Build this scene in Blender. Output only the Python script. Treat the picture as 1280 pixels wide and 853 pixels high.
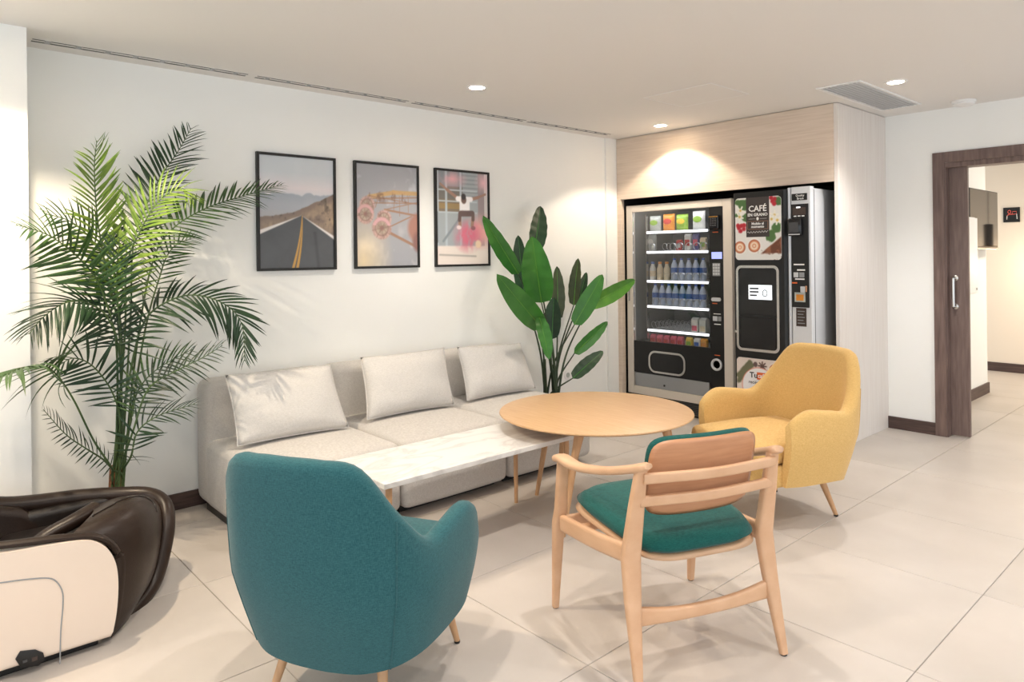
import bpy, bmesh, math, random
import numpy as np
from mathutils import Vector, Matrix
random.seed(7); rng = np.random.RandomState(5)
for o in list(bpy.data.objects): bpy.data.objects.remove(o)
scene = bpy.context.scene; COL = scene.collection
R = math.radians

# ------------------------------------------------------------ camera
F, CX, CY, YAW, ROL, CH = 870.5, 640., 319.8, R(48.16), R(-.68), 1.38
CAM = np.array([0, 0, CH]); FW = np.array([-math.sin(YAW), math.cos(YAW), 0])
_r = np.array([math.cos(YAW), math.sin(YAW), 0]); _u = np.array([0, 0, 1.])
RT = _r*math.cos(ROL)+_u*math.sin(ROL); UP = -_r*math.sin(ROL)+_u*math.cos(ROL)
cd = bpy.data.cameras.new('camera'); cam = bpy.data.objects.new('camera', cd); COL.objects.link(cam)
cd.sensor_width = 36; cd.sensor_fit = 'HORIZONTAL'; cd.lens = F/1280*36; cd.clip_start = .05; cd.clip_end = 100
cd.shift_x = 0; cd.shift_y = -(426.5-CY)/1280
M = Matrix.Identity(4)
for i in range(3):
    M[i][0] = RT[i]; M[i][1] = UP[i]; M[i][2] = -FW[i]; M[i][3] = CAM[i]
cam.matrix_world = M; scene.camera = cam
# ------------------------------------------------------------ world, exposure
w = bpy.data.worlds.new('world'); scene.world = w; w.use_nodes = True
w.node_tree.nodes['Background'].inputs[0].default_value = (.90, .96, 1.0, 1)
w.node_tree.nodes['Background'].inputs[1].default_value = 1.2
vs = scene.view_settings; vs.view_transform = 'Standard'; vs.look = 'None'; vs.gamma = 1; vs.use_curve_mapping = False
vs.exposure = 0.55
SPOT_W, SPOT_ANG = 50, 120

# ------------------------------------------------------------ helpers
def ray(x, y): return FW*F+RT*(x-CX)+UP*(CY-y)
def atz(x, y, z): d = ray(x, y); return CAM+d*((z-CH)/d[2])
def atx(x, y, X): d = ray(x, y); return CAM+d*(X/d[0])
def aty(x, y, Y): d = ray(x, y); return CAM+d*(Y/d[1])
def lin(c): c = c/255.; return c/12.92 if c <= .04045 else ((c+.055)/1.055)**2.4
def C(r, g, b): return (lin(r), lin(g), lin(b), 1)
def nrm(v): v = np.asarray(v, float); return v/(np.linalg.norm(v)+1e-12)

MATS = {}
def mat(name, col, rough=.5, metal=0., kind=None, scale=8., amt=.12, bump=0., col2=None, emit=0., spec=.5, stretch=(1, 1, 1), coat=0., sheen=0.):
    m = bpy.data.materials.new(name); m.use_nodes = True; nt = m.node_tree; N = nt.nodes; L = nt.links
    b = N['Principled BSDF']; b.inputs['Base Color'].default_value = col; b.inputs['Roughness'].default_value = rough
    b.inputs['Metallic'].default_value = metal; b.inputs['Specular IOR Level'].default_value = spec
    if coat: b.inputs['Coat Weight'].default_value = coat; b.inputs['Coat Roughness'].default_value = .15
    if sheen: b.inputs['Sheen Weight'].default_value = sheen
    if emit: b.inputs['Emission Color'].default_value = col; b.inputs['Emission Strength'].default_value = emit
    if kind:
        tc = N.new('ShaderNodeTexCoord'); mp = N.new('ShaderNodeMapping'); mp.inputs['Scale'].default_value = stretch
        L.new(tc.outputs['Object'], mp.inputs['Vector'])
        src = mp.outputs['Vector']
        if kind == 'tile':
            geo = N.new('ShaderNodeNewGeometry'); oi = N.new('ShaderNodeObjectInfo'); cmb = N.new('ShaderNodeVectorMath'); cmb.operation = 'MULTIPLY_ADD'
            cx = N.new('ShaderNodeCombineXYZ'); L.new(oi.outputs['Random'], cx.inputs[2])
            cmb.inputs[1].default_value = (0, 0, .35); L.new(cx.outputs[0], cmb.inputs[0]); L.new(geo.outputs['Position'], cmb.inputs[2]); src = cmb.outputs[0]
        n = N.new('ShaderNodeTexNoise'); n.inputs['Scale'].default_value = scale; n.inputs['Detail'].default_value = 5
        L.new(src, n.inputs['Vector'])
        ramp = N.new('ShaderNodeValToRGB'); c2 = col2 or tuple(c*(1-amt*2) for c in col[:3])+(1,)
        if kind == 'vein':
            n.inputs['Distortion'].default_value = 1.2
            ramp.color_ramp.elements[0].position = .44; ramp.color_ramp.elements[0].color = col
            ramp.color_ramp.elements[1].position = .56; ramp.color_ramp.elements[1].color = col
            e = ramp.color_ramp.elements.new(.5); e.color = c2
        else:
            ramp.color_ramp.elements[0].position = .3; ramp.color_ramp.elements[1].position = .7
            ramp.color_ramp.elements[0].color = c2; ramp.color_ramp.elements[1].color = col
        L.new(n.outputs['Fac'], ramp.inputs['Fac']); L.new(ramp.outputs['Color'], b.inputs['Base Color'])
        if bump:
            bp = N.new('ShaderNodeBump'); bp.inputs['Strength'].default_value = bump; bp.inputs['Distance'].default_value = .01
            L.new(n.outputs['Fac'], bp.inputs['Height']); L.new(bp.outputs['Normal'], b.inputs['Normal'])
    MATS[name] = m; return m
def weave(name, c1, c2, scale=420, bump=.25, rough=.9):
    m = bpy.data.materials.new(name); m.use_nodes = True; nt = m.node_tree; N = nt.nodes; L = nt.links
    b = N['Principled BSDF']; b.inputs['Roughness'].default_value = rough; b.inputs['Specular IOR Level'].default_value = .2
    b.inputs['Sheen Weight'].default_value = .15
    tc = N.new('ShaderNodeTexCoord'); facs = []
    for st in ((1, 1, .12), (.12, .12, 1)):
        mp = N.new('ShaderNodeMapping'); mp.inputs['Scale'].default_value = st; L.new(tc.outputs['Object'], mp.inputs['Vector'])
        n = N.new('ShaderNodeTexNoise'); n.inputs['Scale'].default_value = scale; n.inputs['Detail'].default_value = 2
        L.new(mp.outputs['Vector'], n.inputs['Vector']); facs.append(n.outputs['Fac'])
    a = N.new('ShaderNodeMath'); a.operation = 'ADD'; L.new(facs[0], a.inputs[0]); L.new(facs[1], a.inputs[1])
    d = N.new('ShaderNodeMath'); d.operation = 'MULTIPLY'; d.inputs[1].default_value = .5; L.new(a.outputs[0], d.inputs[0])
    ramp = N.new('ShaderNodeValToRGB'); ramp.color_ramp.elements[0].position = .36; ramp.color_ramp.elements[1].position = .64
    ramp.color_ramp.elements[0].color = c1; ramp.color_ramp.elements[1].color = c2
    L.new(d.outputs[0], ramp.inputs['Fac']); L.new(ramp.outputs['Color'], b.inputs['Base Color'])
    bp = N.new('ShaderNodeBump'); bp.inputs['Strength'].default_value = bump; bp.inputs['Distance'].default_value = .003
    L.new(d.outputs[0], bp.inputs['Height']); L.new(bp.outputs['Normal'], b.inputs['Normal'])
    MATS[name] = m; return m
def vcol(name, rough=.5, coat=0., emit=0.):
    m = bpy.data.materials.new(name); m.use_nodes = True; nt = m.node_tree
    a = nt.nodes.new('ShaderNodeVertexColor'); a.layer_name = 'Col'; b = nt.nodes['Principled BSDF']
    b.inputs['Roughness'].default_value = rough
    nt.links.new(a.outputs['Color'], b.inputs['Base Color']); MATS[name] = m; return m
def thinglass(name, tint=(1, 1, 1, 1), refl=.10):
    m = bpy.data.materials.new(name); m.use_nodes = True; nt = m.node_tree; N = nt.nodes; L = nt.links
    N.remove(N['Principled BSDF']); out = N['Material Output']
    t = N.new('ShaderNodeBsdfTransparent'); t.inputs[0].default_value = tint; g = N.new('ShaderNodeBsdfGlossy'); g.inputs['Roughness'].default_value = .02
    lw = N.new('ShaderNodeFresnel'); lw.inputs[0].default_value = 1.45; mx = N.new('ShaderNodeMixShader')
    L.new(lw.outputs[0], mx.inputs[0]); L.new(t.outputs[0], mx.inputs[1]); L.new(g.outputs[0], mx.inputs[2]); L.new(mx.outputs[0], out.inputs[0])
    MATS[name] = m; return m

def finish(me, smooth, ang=40):
    if smooth:
        me.shade_smooth(); me.set_sharp_from_angle(angle=R(ang))
def link(name, me, m, parent=None):
    o = bpy.data.objects.new(name, me); COL.objects.link(o)
    if m is not None and len(me.materials) == 0: me.materials.append(MATS[m] if isinstance(m, str) else m)
    if parent is not None:
        o.parent = parent
        root = parent
        if parent.parent is None: o.matrix_parent_inverse = parent.get('local', 0) and Matrix.Identity(4) or parent.matrix_basis.inverted()
    return o
def raw(name, verts, faces, m, parent=None, smooth=True, ang=40):
    me = bpy.data.meshes.new(name); me.from_pydata([tuple(map(float, v)) for v in verts], [], faces); me.update()
    bm = bmesh.new(); bm.from_mesh(me); bmesh.ops.recalc_face_normals(bm, faces=bm.faces); bm.to_mesh(me); bm.free()
    finish(me, smooth, ang); return link(name, me, m, parent)
def bmo(name, bm, m, parent=None, smooth=True, ang=40):
    me = bpy.data.meshes.new(name); bmesh.ops.recalc_face_normals(bm, faces=bm.faces); bm.to_mesh(me); bm.free(); finish(me, smooth, ang); return link(name, me, m, parent)
def addbox(bm, a, b, bev=0, seg=2, mtx=None):
    a = np.minimum(a, b).astype(float) if False else np.array(a, float); b = np.array(b, float)
    lo, hi = np.minimum(a, b), np.maximum(a, b)
    mt = Matrix.Translation(Vector((lo+hi)/2)) @ Matrix.Diagonal((*(hi-lo), 1))
    if mtx is not None: mt = mtx @ mt
    g = bmesh.ops.create_cube(bm, size=1, matrix=mt)
    if bev:
        es = list({e for v in g['verts'] for e in v.link_edges})
        bmesh.ops.bevel(bm, geom=es, offset=bev, segments=seg, profile=.5, affect='EDGES')
def box(name, a, b, m, parent=None, bev=0, seg=2, mtx=None):
    bm = bmesh.new(); addbox(bm, a, b, bev, seg, mtx); return bmo(name, bm, m, parent, smooth=bev >= .012, ang=50)
def boxes(name, lst, m, parent=None, bev=0):
    bm = bmesh.new()
    for a, b in lst: addbox(bm, a, b, bev)
    return bmo(name, bm, m, parent, smooth=False)
def spline(pts, n):
    P = np.array(pts, float); k = len(P)
    if k == 2: return np.array([P[0]+(P[1]-P[0])*t for t in np.linspace(0, 1, n)])
    E = np.vstack([2*P[0]-P[1], P, 2*P[-1]-P[-2]]); out = []
    for t in np.linspace(0, k-1, n):
        i = min(int(t), k-2); f = t-i; p0, p1, p2, p3 = E[i:i+4]
        out.append(.5*((2*p1)+(-p0+p2)*f+(2*p0-5*p1+4*p2-p3)*f*f+(-p0+3*p1-3*p2+p3)*f**3))
    return np.array(out)
def sweep_vf(path, a, b=None, n=10, up=(0, 0, 1), ex=2., cap=True, base=0):
    path = np.array(path, float); k = len(path)
    a = np.ones(k)*a if np.isscalar(a) else np.array(a, float); b = a if b is None else (np.ones(k)*b if np.isscalar(b) else np.array(b, float))
    V, Fc = [], []; up = nrm(up)
    for i in range(k):
        T = nrm(path[min(i+1, k-1)]-path[max(i-1, 0)])
        u = up if abs(T@up) < .97 else nrm(np.array([1, .01, 0]) if abs(T[0]) < .9 else np.array([0, 1, 0]))
        S = nrm(np.cross(T, u)); Nn = np.cross(S, T)
        for j in range(n):
            th = 2*math.pi*(j+.5)/n; c, s = math.cos(th), math.sin(th)
            V.append(path[i]+S*a[i]*np.sign(c)*abs(c)**(2/ex)+Nn*b[i]*np.sign(s)*abs(s)**(2/ex))
    for i in range(k-1):
        for j in range(n): Fc.append([base+i*n+j, base+i*n+(j+1) % n, base+(i+1)*n+(j+1) % n, base+(i+1)*n+j])
    if cap: Fc += [[base+j for j in range(n)][::-1], [base+(k-1)*n+j for j in range(n)]]
    return V, Fc
def sweep(name, path, a, b=None, m=None, parent=None, n=10, up=(0, 0, 1), ex=2., ang=50):
    V, Fc = sweep_vf(path, a, b, n, up, ex); return raw(name, V, Fc, m, parent, ang=ang)
def lathe(name, prof, m, parent=None, c=(0, 0, 0), n=32, ang=40, ax=None):
    V, Fc = [], []; k = len(prof)
    for r, z in prof:
        for j in range(n):
            t = 2*math.pi*j/n; V.append((c[0]+r*math.cos(t), c[1]+r*math.sin(t), c[2]+z) if ax is None else
                                        (c[0]+r*math.cos(t), c[1]+z, c[2]+r*math.sin(t)))
    for i in range(k-1):
        for j in range(n): Fc.append([i*n+j, i*n+(j+1) % n, (i+1)*n+(j+1) % n, (i+1)*n+j])
    if prof[0][0] > 1e-6: Fc.append([j for j in range(n)])
    if prof[-1][0] > 1e-6: Fc.append([(k-1)*n+j for j in range(n)])
    return raw(name, V, Fc, m, parent, ang=ang)
def gridsurf(name, Pf, nu, nv, m, parent=None, smooth=True):
    V = [Pf(u, v) for v in np.linspace(0, 1, nv) for u in np.linspace(0, 1, nu)]
    Fc = [[j*nu+i, j*nu+i+1, (j+1)*nu+i+1, (j+1)*nu+i] for j in range(nv-1) for i in range(nu-1)]
    return raw(name, V, Fc, m, parent, smooth)
def prism(name, poly, x0, x1, m, parent=None, axis='x', bev=0, seg=2, smooth=True):
    """polygon in the two other axes, extruded along axis"""
    bm = bmesh.new()
    def P(p, t): return (t, p[0], p[1]) if axis == 'x' else ((p[0], t, p[1]) if axis == 'y' else (p[0], p[1], t))
    A = [bm.verts.new(P(p, x0)) for p in poly]; B = [bm.verts.new(P(p, x1)) for p in poly]; n = len(poly)
    fa = bm.faces.new(A); fb = bm.faces.new(B[::-1])
    for i in range(n): bm.faces.new((A[i], B[i], B[(i+1) % n], A[(i+1) % n]))
    if bev:
        es = list(set(fa.edges)|set(fb.edges)); bmesh.ops.bevel(bm, geom=es, offset=bev, segments=seg, profile=.5, affect='EDGES')
    return bmo(name, bm, m, parent, smooth)
def rrect(x0, x1, z0, z1, r, k=6):
    out = []
    for cx_, cz_, a0 in ((x1-r, z1-r, 0), (x0+r, z1-r, 90), (x0+r, z0+r, 180), (x1-r, z0+r, 270)):
        for i in range(k+1): t = R(a0+90*i/k); out.append((cx_+r*math.cos(t), cz_+r*math.sin(t)))
    return out
def ring(name, outer, inner, y0, y1, m, parent):
    n = len(outer); V = [(p[0], y, p[1]) for poly, y in ((outer, y0), (inner, y0), (outer, y1), (inner, y1)) for p in poly]; Fc = []
    for i in range(n):
        j = (i+1) % n
        Fc += [[i, j, n+j, n+i], [2*n+i, 2*n+j, 3*n+j, 3*n+i], [i, j, 2*n+j, 2*n+i], [n+i, n+j, 3*n+j, 3*n+i]]
    return raw(name, V, Fc, m, parent, ang=30)
def text(s, size, x, z, y, m, parent, align='CENTER', rz=0, name='lettering', bold=0., sx=1.):
    cu = bpy.data.curves.new(name, 'FONT'); cu.body = s; cu.size = size; cu.align_x = align; cu.align_y = 'CENTER'; cu.extrude = .0005; cu.offset = bold; cu.resolution_u = 2
    t = bpy.data.objects.new('tmp', cu); COL.objects.link(t); dg = bpy.context.evaluated_depsgraph_get()
    me = bpy.data.meshes.new_from_object(t.evaluated_get(dg)); bpy.data.objects.remove(t)
    me.transform(Matrix.Translation((x, y, z)) @ Matrix.Rotation(rz, 4, 'Z') @ Matrix.Rotation(R(90), 4, 'X') @ Matrix.Diagonal((sx, 1, 1, 1)))
    me.materials.clear(); return link(name, me, m, parent)
def painted(name, fn, P0, U, V, nu, nv, m, parent):
    """flat print: fn(u,v)->rgb 0..255 painted on a grid"""
    uu, vv = np.meshgrid(np.linspace(0, 1, nu), np.linspace(0, 1, nv)); col = fn(uu, vv)
    P0, U, V = map(np.array, (P0, U, V)); X = (P0+uu[..., None]*U+vv[..., None]*V).reshape(-1, 3)
    me = bpy.data.meshes.new(name); Fc = [[j*nu+i, j*nu+i+1, (j+1)*nu+i+1, (j+1)*nu+i] for j in range(nv-1) for i in range(nu-1)]
    me.from_pydata(X.tolist(), [], Fc); me.update()
    if name == 'print' and nu == 110: g_ = col.mean(axis=2, keepdims=True); col = g_+(col-g_)*.8+14
    c = np.clip(col, 0, 255).reshape(-1, 3)/255.; c = np.where(c <= .04045, c/12.92, ((c+.055)/1.055)**2.4)
    ca = me.color_attributes.new('Col', 'FLOAT_COLOR', 'POINT'); ca.data.foreach_set('color', np.hstack([c, np.ones((len(c), 1))]).astype(np.float32).ravel())
    return link(name, me, m, parent)
def tag(o, label, cat, group=None):
    o['label'] = label; o['category'] = cat
    if group: o['group'] = group
    return o
def struct(o): o['kind'] = 'structure'; return o
def thing(name, label, cat, loc=(0, 0, 0), rz=0, group=None, local=False):
    o = bpy.data.objects.new(name, None); COL.objects.link(o); o.empty_display_size = .1
    o.location = loc; o.rotation_euler = (0, 0, rz); o.matrix_basis = Matrix.Translation(loc) @ Matrix.Rotation(rz, 4, 'Z')
    if local: LOCAL.add(o.name)
    return tag(o, label, cat, group)
LOCAL = set()
def link(name, me, m, parent=None):
    o = bpy.data.objects.new(name, me); COL.objects.link(o)
    if m is not None and len(me.materials) == 0: me.materials.append(MATS[m] if isinstance(m, str) else m)
    if parent is not None:
        o.parent = parent
        if parent.parent is None and parent.type == 'EMPTY' and parent.name not in LOCAL:
            o.matrix_parent_inverse = parent.matrix_basis.inverted()
    return o

# ------------------------------------------------------------ materials
mat('wall', C(245, 246, 244), .85, kind='noise', scale=3, amt=.008)
mat('ceiling', C(232, 229, 226), .9)
mat('beige_wall', C(238, 226, 210), .85)
mat('tile', C(200, 192, 185), .40, kind='tile', scale=1.9, amt=.05, col2=C(186, 178, 170), stretch=(1, .5, 1))
mat('grout', C(168, 160, 152), .9)
mat('dark_wood', C(124, 103, 96), .5, kind='noise', scale=9, col2=C(92, 74, 69), stretch=(6, 6, .5))
mat('dark_wood_h', C(92, 72, 66), .5, kind='noise', scale=9, col2=C(60, 45, 42), stretch=(.6, .6, 8))
mat('door_wood', C(128, 109, 103), .5, kind='noise', scale=9, col2=C(102, 84, 79), stretch=(6, 6, .5))
mat('oak_light', C(226, 210, 194), .55, kind='noise', scale=7, col2=C(212, 194, 176), stretch=(.5, 1, 14))
mat('ash_pale', C(232, 226, 221), .55, kind='noise', scale=7, col2=C(224, 216, 210), stretch=(10, 10, .4))
mat('table_wood', C(206, 170, 130), .38, kind='noise', scale=6, col2=C(194, 154, 112), stretch=(1.2, 14, 1.2))
mat('leg_wood', C(200, 158, 118), .45, kind='noise', scale=12, col2=C(184, 142, 103), stretch=(5, 5, .6))
mat('beech', C(212, 172, 138), .42, kind='noise', scale=5, col2=C(201, 158, 123), stretch=(1, 2, 3))
mat('ply', C(196, 144, 107), .42, kind='noise', scale=8, col2=C(182, 129, 93), stretch=(1, 1, 9))
mat('marble', C(222, 220, 217), .28, kind='vein', scale=3.2, col2=C(200, 197, 194), stretch=(2.2, .7, 1))
weave('linen', C(184, 179, 174), C(210, 206, 201), 620)
weave('linen_light', C(198, 195, 191), C(222, 219, 216), 620)
weave('yellow_fabric', C(202, 160, 92), C(226, 190, 126), 800)
weave('teal_fabric', C(30, 76, 83), C(52, 101, 106), 700)
weave('teal_seat', C(12, 70, 66), C(28, 94, 88), 700)
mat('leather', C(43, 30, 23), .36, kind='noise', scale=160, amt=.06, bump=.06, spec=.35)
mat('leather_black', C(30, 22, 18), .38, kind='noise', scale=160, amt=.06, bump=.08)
mat('cream_panel', C(234, 216, 200), .45)
mat('black', C(14, 14, 15), .4)
mat('black_gloss', C(16, 16, 18), .15)
mat('interior', C(104, 106, 108), .5)
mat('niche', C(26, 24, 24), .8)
mat('frame_black', C(22, 20, 19), .45)
mat('silver', C(206, 208, 212), .35, metal=.4)
mat('silver_paint', C(218, 220, 224), .42)
mat('chrome', C(205, 203, 200), .22, metal=1)
mat('vm_frame', C(214, 206, 196), .45, metal=.1)
mat('white_plastic', C(240, 240, 240), .45)
mat('white_lit', C(250, 250, 255), .5, emit=1.3)
mat('lamp_disc', (1, .93, .82, 1), .5, emit=14)
mat('lcd', C(140, 150, 215), .3, emit=.9)
mat('screen_lit', C(222, 228, 232), .3, emit=.9)
mat('grey_panel', C(150, 152, 154), .25)
mat('dark_grey', C(70, 70, 72), .4)
mat('orange_ink', C(225, 104, 48), .6); mat('white_ink', C(245, 245, 242), .6); mat('black_ink', C(30, 28, 28), .6); mat('red_ink', C(224, 98, 84), .5, emit=.25)
mat('brown_ink', C(66, 52, 46), .6)
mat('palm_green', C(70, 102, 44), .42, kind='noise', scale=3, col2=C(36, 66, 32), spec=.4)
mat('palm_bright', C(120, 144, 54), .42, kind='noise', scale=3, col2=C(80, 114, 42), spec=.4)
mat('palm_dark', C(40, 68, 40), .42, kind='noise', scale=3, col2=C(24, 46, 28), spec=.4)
mat('palm_stem', C(86, 108, 58), .5, kind='noise', scale=14, col2=C(46, 72, 40), stretch=(1, 1, .2))
mat('bark', C(152, 96, 58), .8, kind='noise', scale=40, col2=C(96, 58, 36), bump=.4)
mat('pot', C(72, 66, 62), .6); mat('soil', C(52, 40, 32), .95, kind='noise', scale=60, bump=.5)
mat('leaf', C(66, 130, 50), .36, kind='noise', scale=9, col2=C(48, 108, 42), stretch=(1, 1, .3))
mat('leaf_bright', C(98, 154, 56), .36, kind='noise', scale=9, col2=C(74, 132, 48))
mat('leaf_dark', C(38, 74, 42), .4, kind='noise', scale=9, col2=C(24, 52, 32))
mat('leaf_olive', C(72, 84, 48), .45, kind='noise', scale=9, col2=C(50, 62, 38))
mat('stem_dark', C(44, 62, 38), .5)
vcol('print', .35); vcol('print_matte', .5)
thinglass('glass'); mat('water', C(196, 208, 228), .12)
mat('tv', C(30, 24, 20), .06, spec=.9)
for nm, c in dict(p_orange=(236, 150, 48), p_green=(150, 190, 70), p_white=(236, 236, 230), p_red=(206, 62, 60), p_purple=(96, 92, 150), p_yellow=(236, 200, 60), p_pink=(226, 96, 120), p_blue=(66, 110, 190), p_cream=(240, 222, 190), p_amber=(240, 168, 60), p_gray=(190, 196, 190)).items():
    mat(nm, C(*c), .3, kind='noise', scale=22, amt=.14)
mat('cap_blue', C(48, 84, 170), .4); mat('coil', C(190, 194, 198), .3, metal=.9)
mat('brass', C(186, 140, 74), .35, metal=.8)

# ------------------------------------------------------------ the room shell
H = 2.431; XL = -4.113; YD = 5.826; YC = 4.96; XC = -2.105
T = .755
fl = struct(box('floor', (-4.5, -2.6, -.12), (3.2, 9.6, -.004), 'grout'))
tm = None
for i in range(-4, 7):
    for j in range(-5, 12):
        x0, y0 = -1.585+T*i, .985+T*j
        if x0+T < -4.2 or x0 > 3 or y0 > 9.5 or y0+T < -2.6: continue
        if y0 > 5.2 and (x0 < -3.2 or x0 > .6): continue
        if tm is None:
            o = box('tile', (-T/2+.0016, -T/2+.0016, -.01), (T/2-.0016, T/2-.0016, 0), 'tile', None, bev=.0012, seg=1); tm = o.data
            o.parent = fl
        else:
            o = bpy.data.objects.new('tile', tm); COL.objects.link(o); o.parent = fl
        o.location = (x0+T/2, y0+T/2, 0)
struct(box('ceiling', (-4.5, -2.6, H), (3.2, 9.6, H+.12), 'ceiling'))
struct(box('wall_left', (XL-.2, -2.6, 0), (XL, YD+.15, H), 'wall'))
struct(box('wall_column', (XL, -2.6, 0), (-3.777, .471, H), 'wall'))
struct(box('trim_1', (XL, 4.815, 0), (-4.095, YC, H), 'wall'))
DX0, DX1, DZ = -1.775, -.62, 2.107
struct(boxes('wall_back', [((-4.3, YD, 0), (DX0+.02, YD+.15, H)), ((DX0+.02, YD, DZ-.02), (DX1-.02, YD+.15, H)), ((DX1-.02, YD, 0), (3.2, YD+.15, H))], 'wall'))
struct(box('wall_passage', (-2.2, YD+.15, 0), (-1.962, 7.92, H), 'wall'))
struct(box('wall_far', (-4.4, 9.4, 0), (3.2, 9.55, H), 'beige_wall'))
struct(box('baseboard_left', (XL, .471, 0), (XL+.014, 4.815, .088), 'dark_wood_h'))
struct(box('baseboard_back', (XC, YD-.014, 0), (DX0, YD, .092), 'dark_wood_h'))
struct(box('baseboard_passage', (-1.962, 6.0, 0), (-1.948, 7.935, .1), 'dark_wood_h'))
struct(box('baseboard_far', (-4.2, 9.386, 0), (3., 9.4, .1), 'dark_wood_h'))
# door casing
tr = struct(bpy.data.objects.new('trim_2', None)); COL.objects.link(tr)
box('casing', (DX0, YD-.018, 0), (DX0+.078, YD+.0, DZ), 'dark_wood', tr, .003)
box('casing', (DX0+.078, YD-.016, DZ-.078), (DX1, YD, DZ), 'dark_wood', tr, .003)
box('casing', (DX1-.078, YD-.018, 0), (DX1, YD, DZ-.078), 'dark_wood', tr, .003)
box('jamb', (DX0+.055, YD-.006, 0), (DX0+.085, YD+.06, DZ-.078), 'dark_wood', tr, .002)
box('jamb', (DX0+.085, YD-.004, DZ-.115), (DX1-.08, YD+.15, DZ-.078), 'dark_wood', tr, .002)
box('jamb', (DX0+.06, YD+.095, 0), (DX0+.085, YD+.15, DZ-.09), 'dark_wood', tr, .002)
dr = struct(bpy.data.objects.new('door_1', None)); COL.objects.link(dr)
box('door_leaf', (DX0+.06, YD+.062, .008), (-1.57, YD+.096, DZ-.1), 'door_wood', dr, .002)
hd = sweep('door_handle', spline([(-1.655, YD+.06, .965), (-1.655, YD+.018, .965), (-1.655, YD+.012, .985), (-1.655, YD+.012, 1.155), (-1.655, YD+.018, 1.175), (-1.655, YD+.06, 1.175)], 30), .010, None, 'chrome', dr, n=10)
for z in (.965, 1.175): lathe('rosette', [(.022, .061), (.022, .055), (.016, .052)], 'chrome', hd, (-1.655, YD, z), 20, ax='y')

# ------------------------------------------------------------ built-in cabinet around the machines
cb = struct(bpy.data.objects.new('trim_3', None)); COL.objects.link(cb)
box('side_panel', (XC-.028, YC, 0), (XC, YD, H-.004), 'ash_pale', cb, .0015)
box('fascia_panel', (-4.095, YC, 1.878), (XC-.029, YC+.03, H-.004), 'oak_light', cb, .0015)
box('post', (-4.095, YC, 0), (-4.052, YC+.05, 1.877), 'oak_light', cb, .0015)
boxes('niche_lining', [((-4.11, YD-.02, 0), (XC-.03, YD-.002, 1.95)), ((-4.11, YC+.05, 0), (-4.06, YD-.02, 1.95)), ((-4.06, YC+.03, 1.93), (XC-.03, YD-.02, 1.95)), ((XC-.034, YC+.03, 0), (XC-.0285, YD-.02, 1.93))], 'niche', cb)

# ------------------------------------------------------------ ceiling fittings
def downlight(x, y, label, power=SPOT_W, col=(1, .86, .68), blend=.75):
    t = thing('downlight', label, 'ceiling lamp', (x, y, H), group='recessed ceiling downlights')
    lathe('trim_ring', [(.046, -.001), (.048, -.006), (.062, -.005), (.066, 0)], 'white_plastic', t, (x, y, H), 32)
    lathe('lens', [(0, -.003), (.047, -.003)], 'lamp_disc', t, (x, y, H), 32)
    ld = bpy.data.lights.new('lamp', 'SPOT'); ld.energy = power; ld.color = col; ld.spot_size = R(SPOT_ANG); ld.spot_blend = blend; ld.shadow_soft_size = .035
    l = bpy.data.objects.new('lamp', ld); COL.objects.link(l); l.parent = t; l.location = (0, 0, -.02)
W1 = (1, .91, .80); W2 = (1, .95, .90)
downlight(-3.363, 2.734, 'round recessed downlight in the ceiling above the grey sofa', power=38, col=W1)
downlight(-3.416, 4.70, 'round recessed downlight glowing right above the oak panel over the machines', power=34, col=(1, .84, .66), blend=.22)
downlight(-1.62, 4.66, 'round recessed downlight beside the white ceiling grille', col=W2)
downlight(-3.20, .36, 'recessed ceiling downlight over the palm and the massage chair', power=92, col=(1, .82, .60), blend=.3)
downlight(-1.62, 2.15, 'recessed ceiling downlight over the beech armchair', col=W2)
downlight(-1.62, .70, 'recessed ceiling downlight over the teal tub chair', col=W1)
downlight(.2, .70, 'recessed ceiling downlight above the photographer', col=W2)
downlight(.2, 2.70, 'recessed ceiling downlight on the open right side of the room', col=W2)
downlight(.2, 4.66, 'recessed ceiling downlight near the doorway wall', col=W2)
downlight(-3.38, -1.30, 'recessed ceiling downlight over the head of the massage chair', col=W1)

for k, (ya, yb, where) in enumerate(((.515, 1.535, 'above the palm'), (1.59, 2.62, 'above the road picture'), (2.67, 3.70, 'above the jumping picture'), (3.75, 4.71, 'nearest the vending machine'))):
    t = thing('slot_diffuser', 'long twin-slot air diffuser in the ceiling edge %s' % where, 'air vent', (-3.985, (ya+yb)/2, H), group='twin-slot ceiling diffusers')
    for dx in (-.005, .037):
        box('slot', (-3.985+dx-.0085, ya, H-.0012), (-3.985+dx+.0085, yb, H-.0002), 'black', t)
    for dx in (-.017, .016, .049): box('rail', (-3.985+dx-.003, ya, H-.0016), (-3.985+dx+.003, yb, H), 'ceiling', t)
    n = 8
    for i in range(n): yy = ya+(yb-ya)*(i+.5)/n; box('vane', (-3.985-.0135, yy-.012, H-.0016), (-3.985+.0455, yy+.012, H-.0011), 'grey_panel', t)
t = thing('ceiling_grille', 'square white louvred air grille in the ceiling by the cabinet', 'air vent', (-1.88, 4.97, H))
gx0, gx1, gy0, gy1 = -2.0, -1.765, 4.46, 5.48
for a, b in (((gx0-.02, gy0-.02), (gx0, gy1+.02)), ((gx1, gy0-.02), (gx1+.02, gy1+.02)), ((gx0, gy0-.02), (gx1, gy0)), ((gx0, gy1), (gx1, gy1+.02))):
    box('frame', (*a, H-.008), (*b, H), 'white_plastic', t, .001)
box('backing', (gx0, gy0, H-.0012), (gx1, gy1, H-.0004), 'white_plastic', t)
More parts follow.
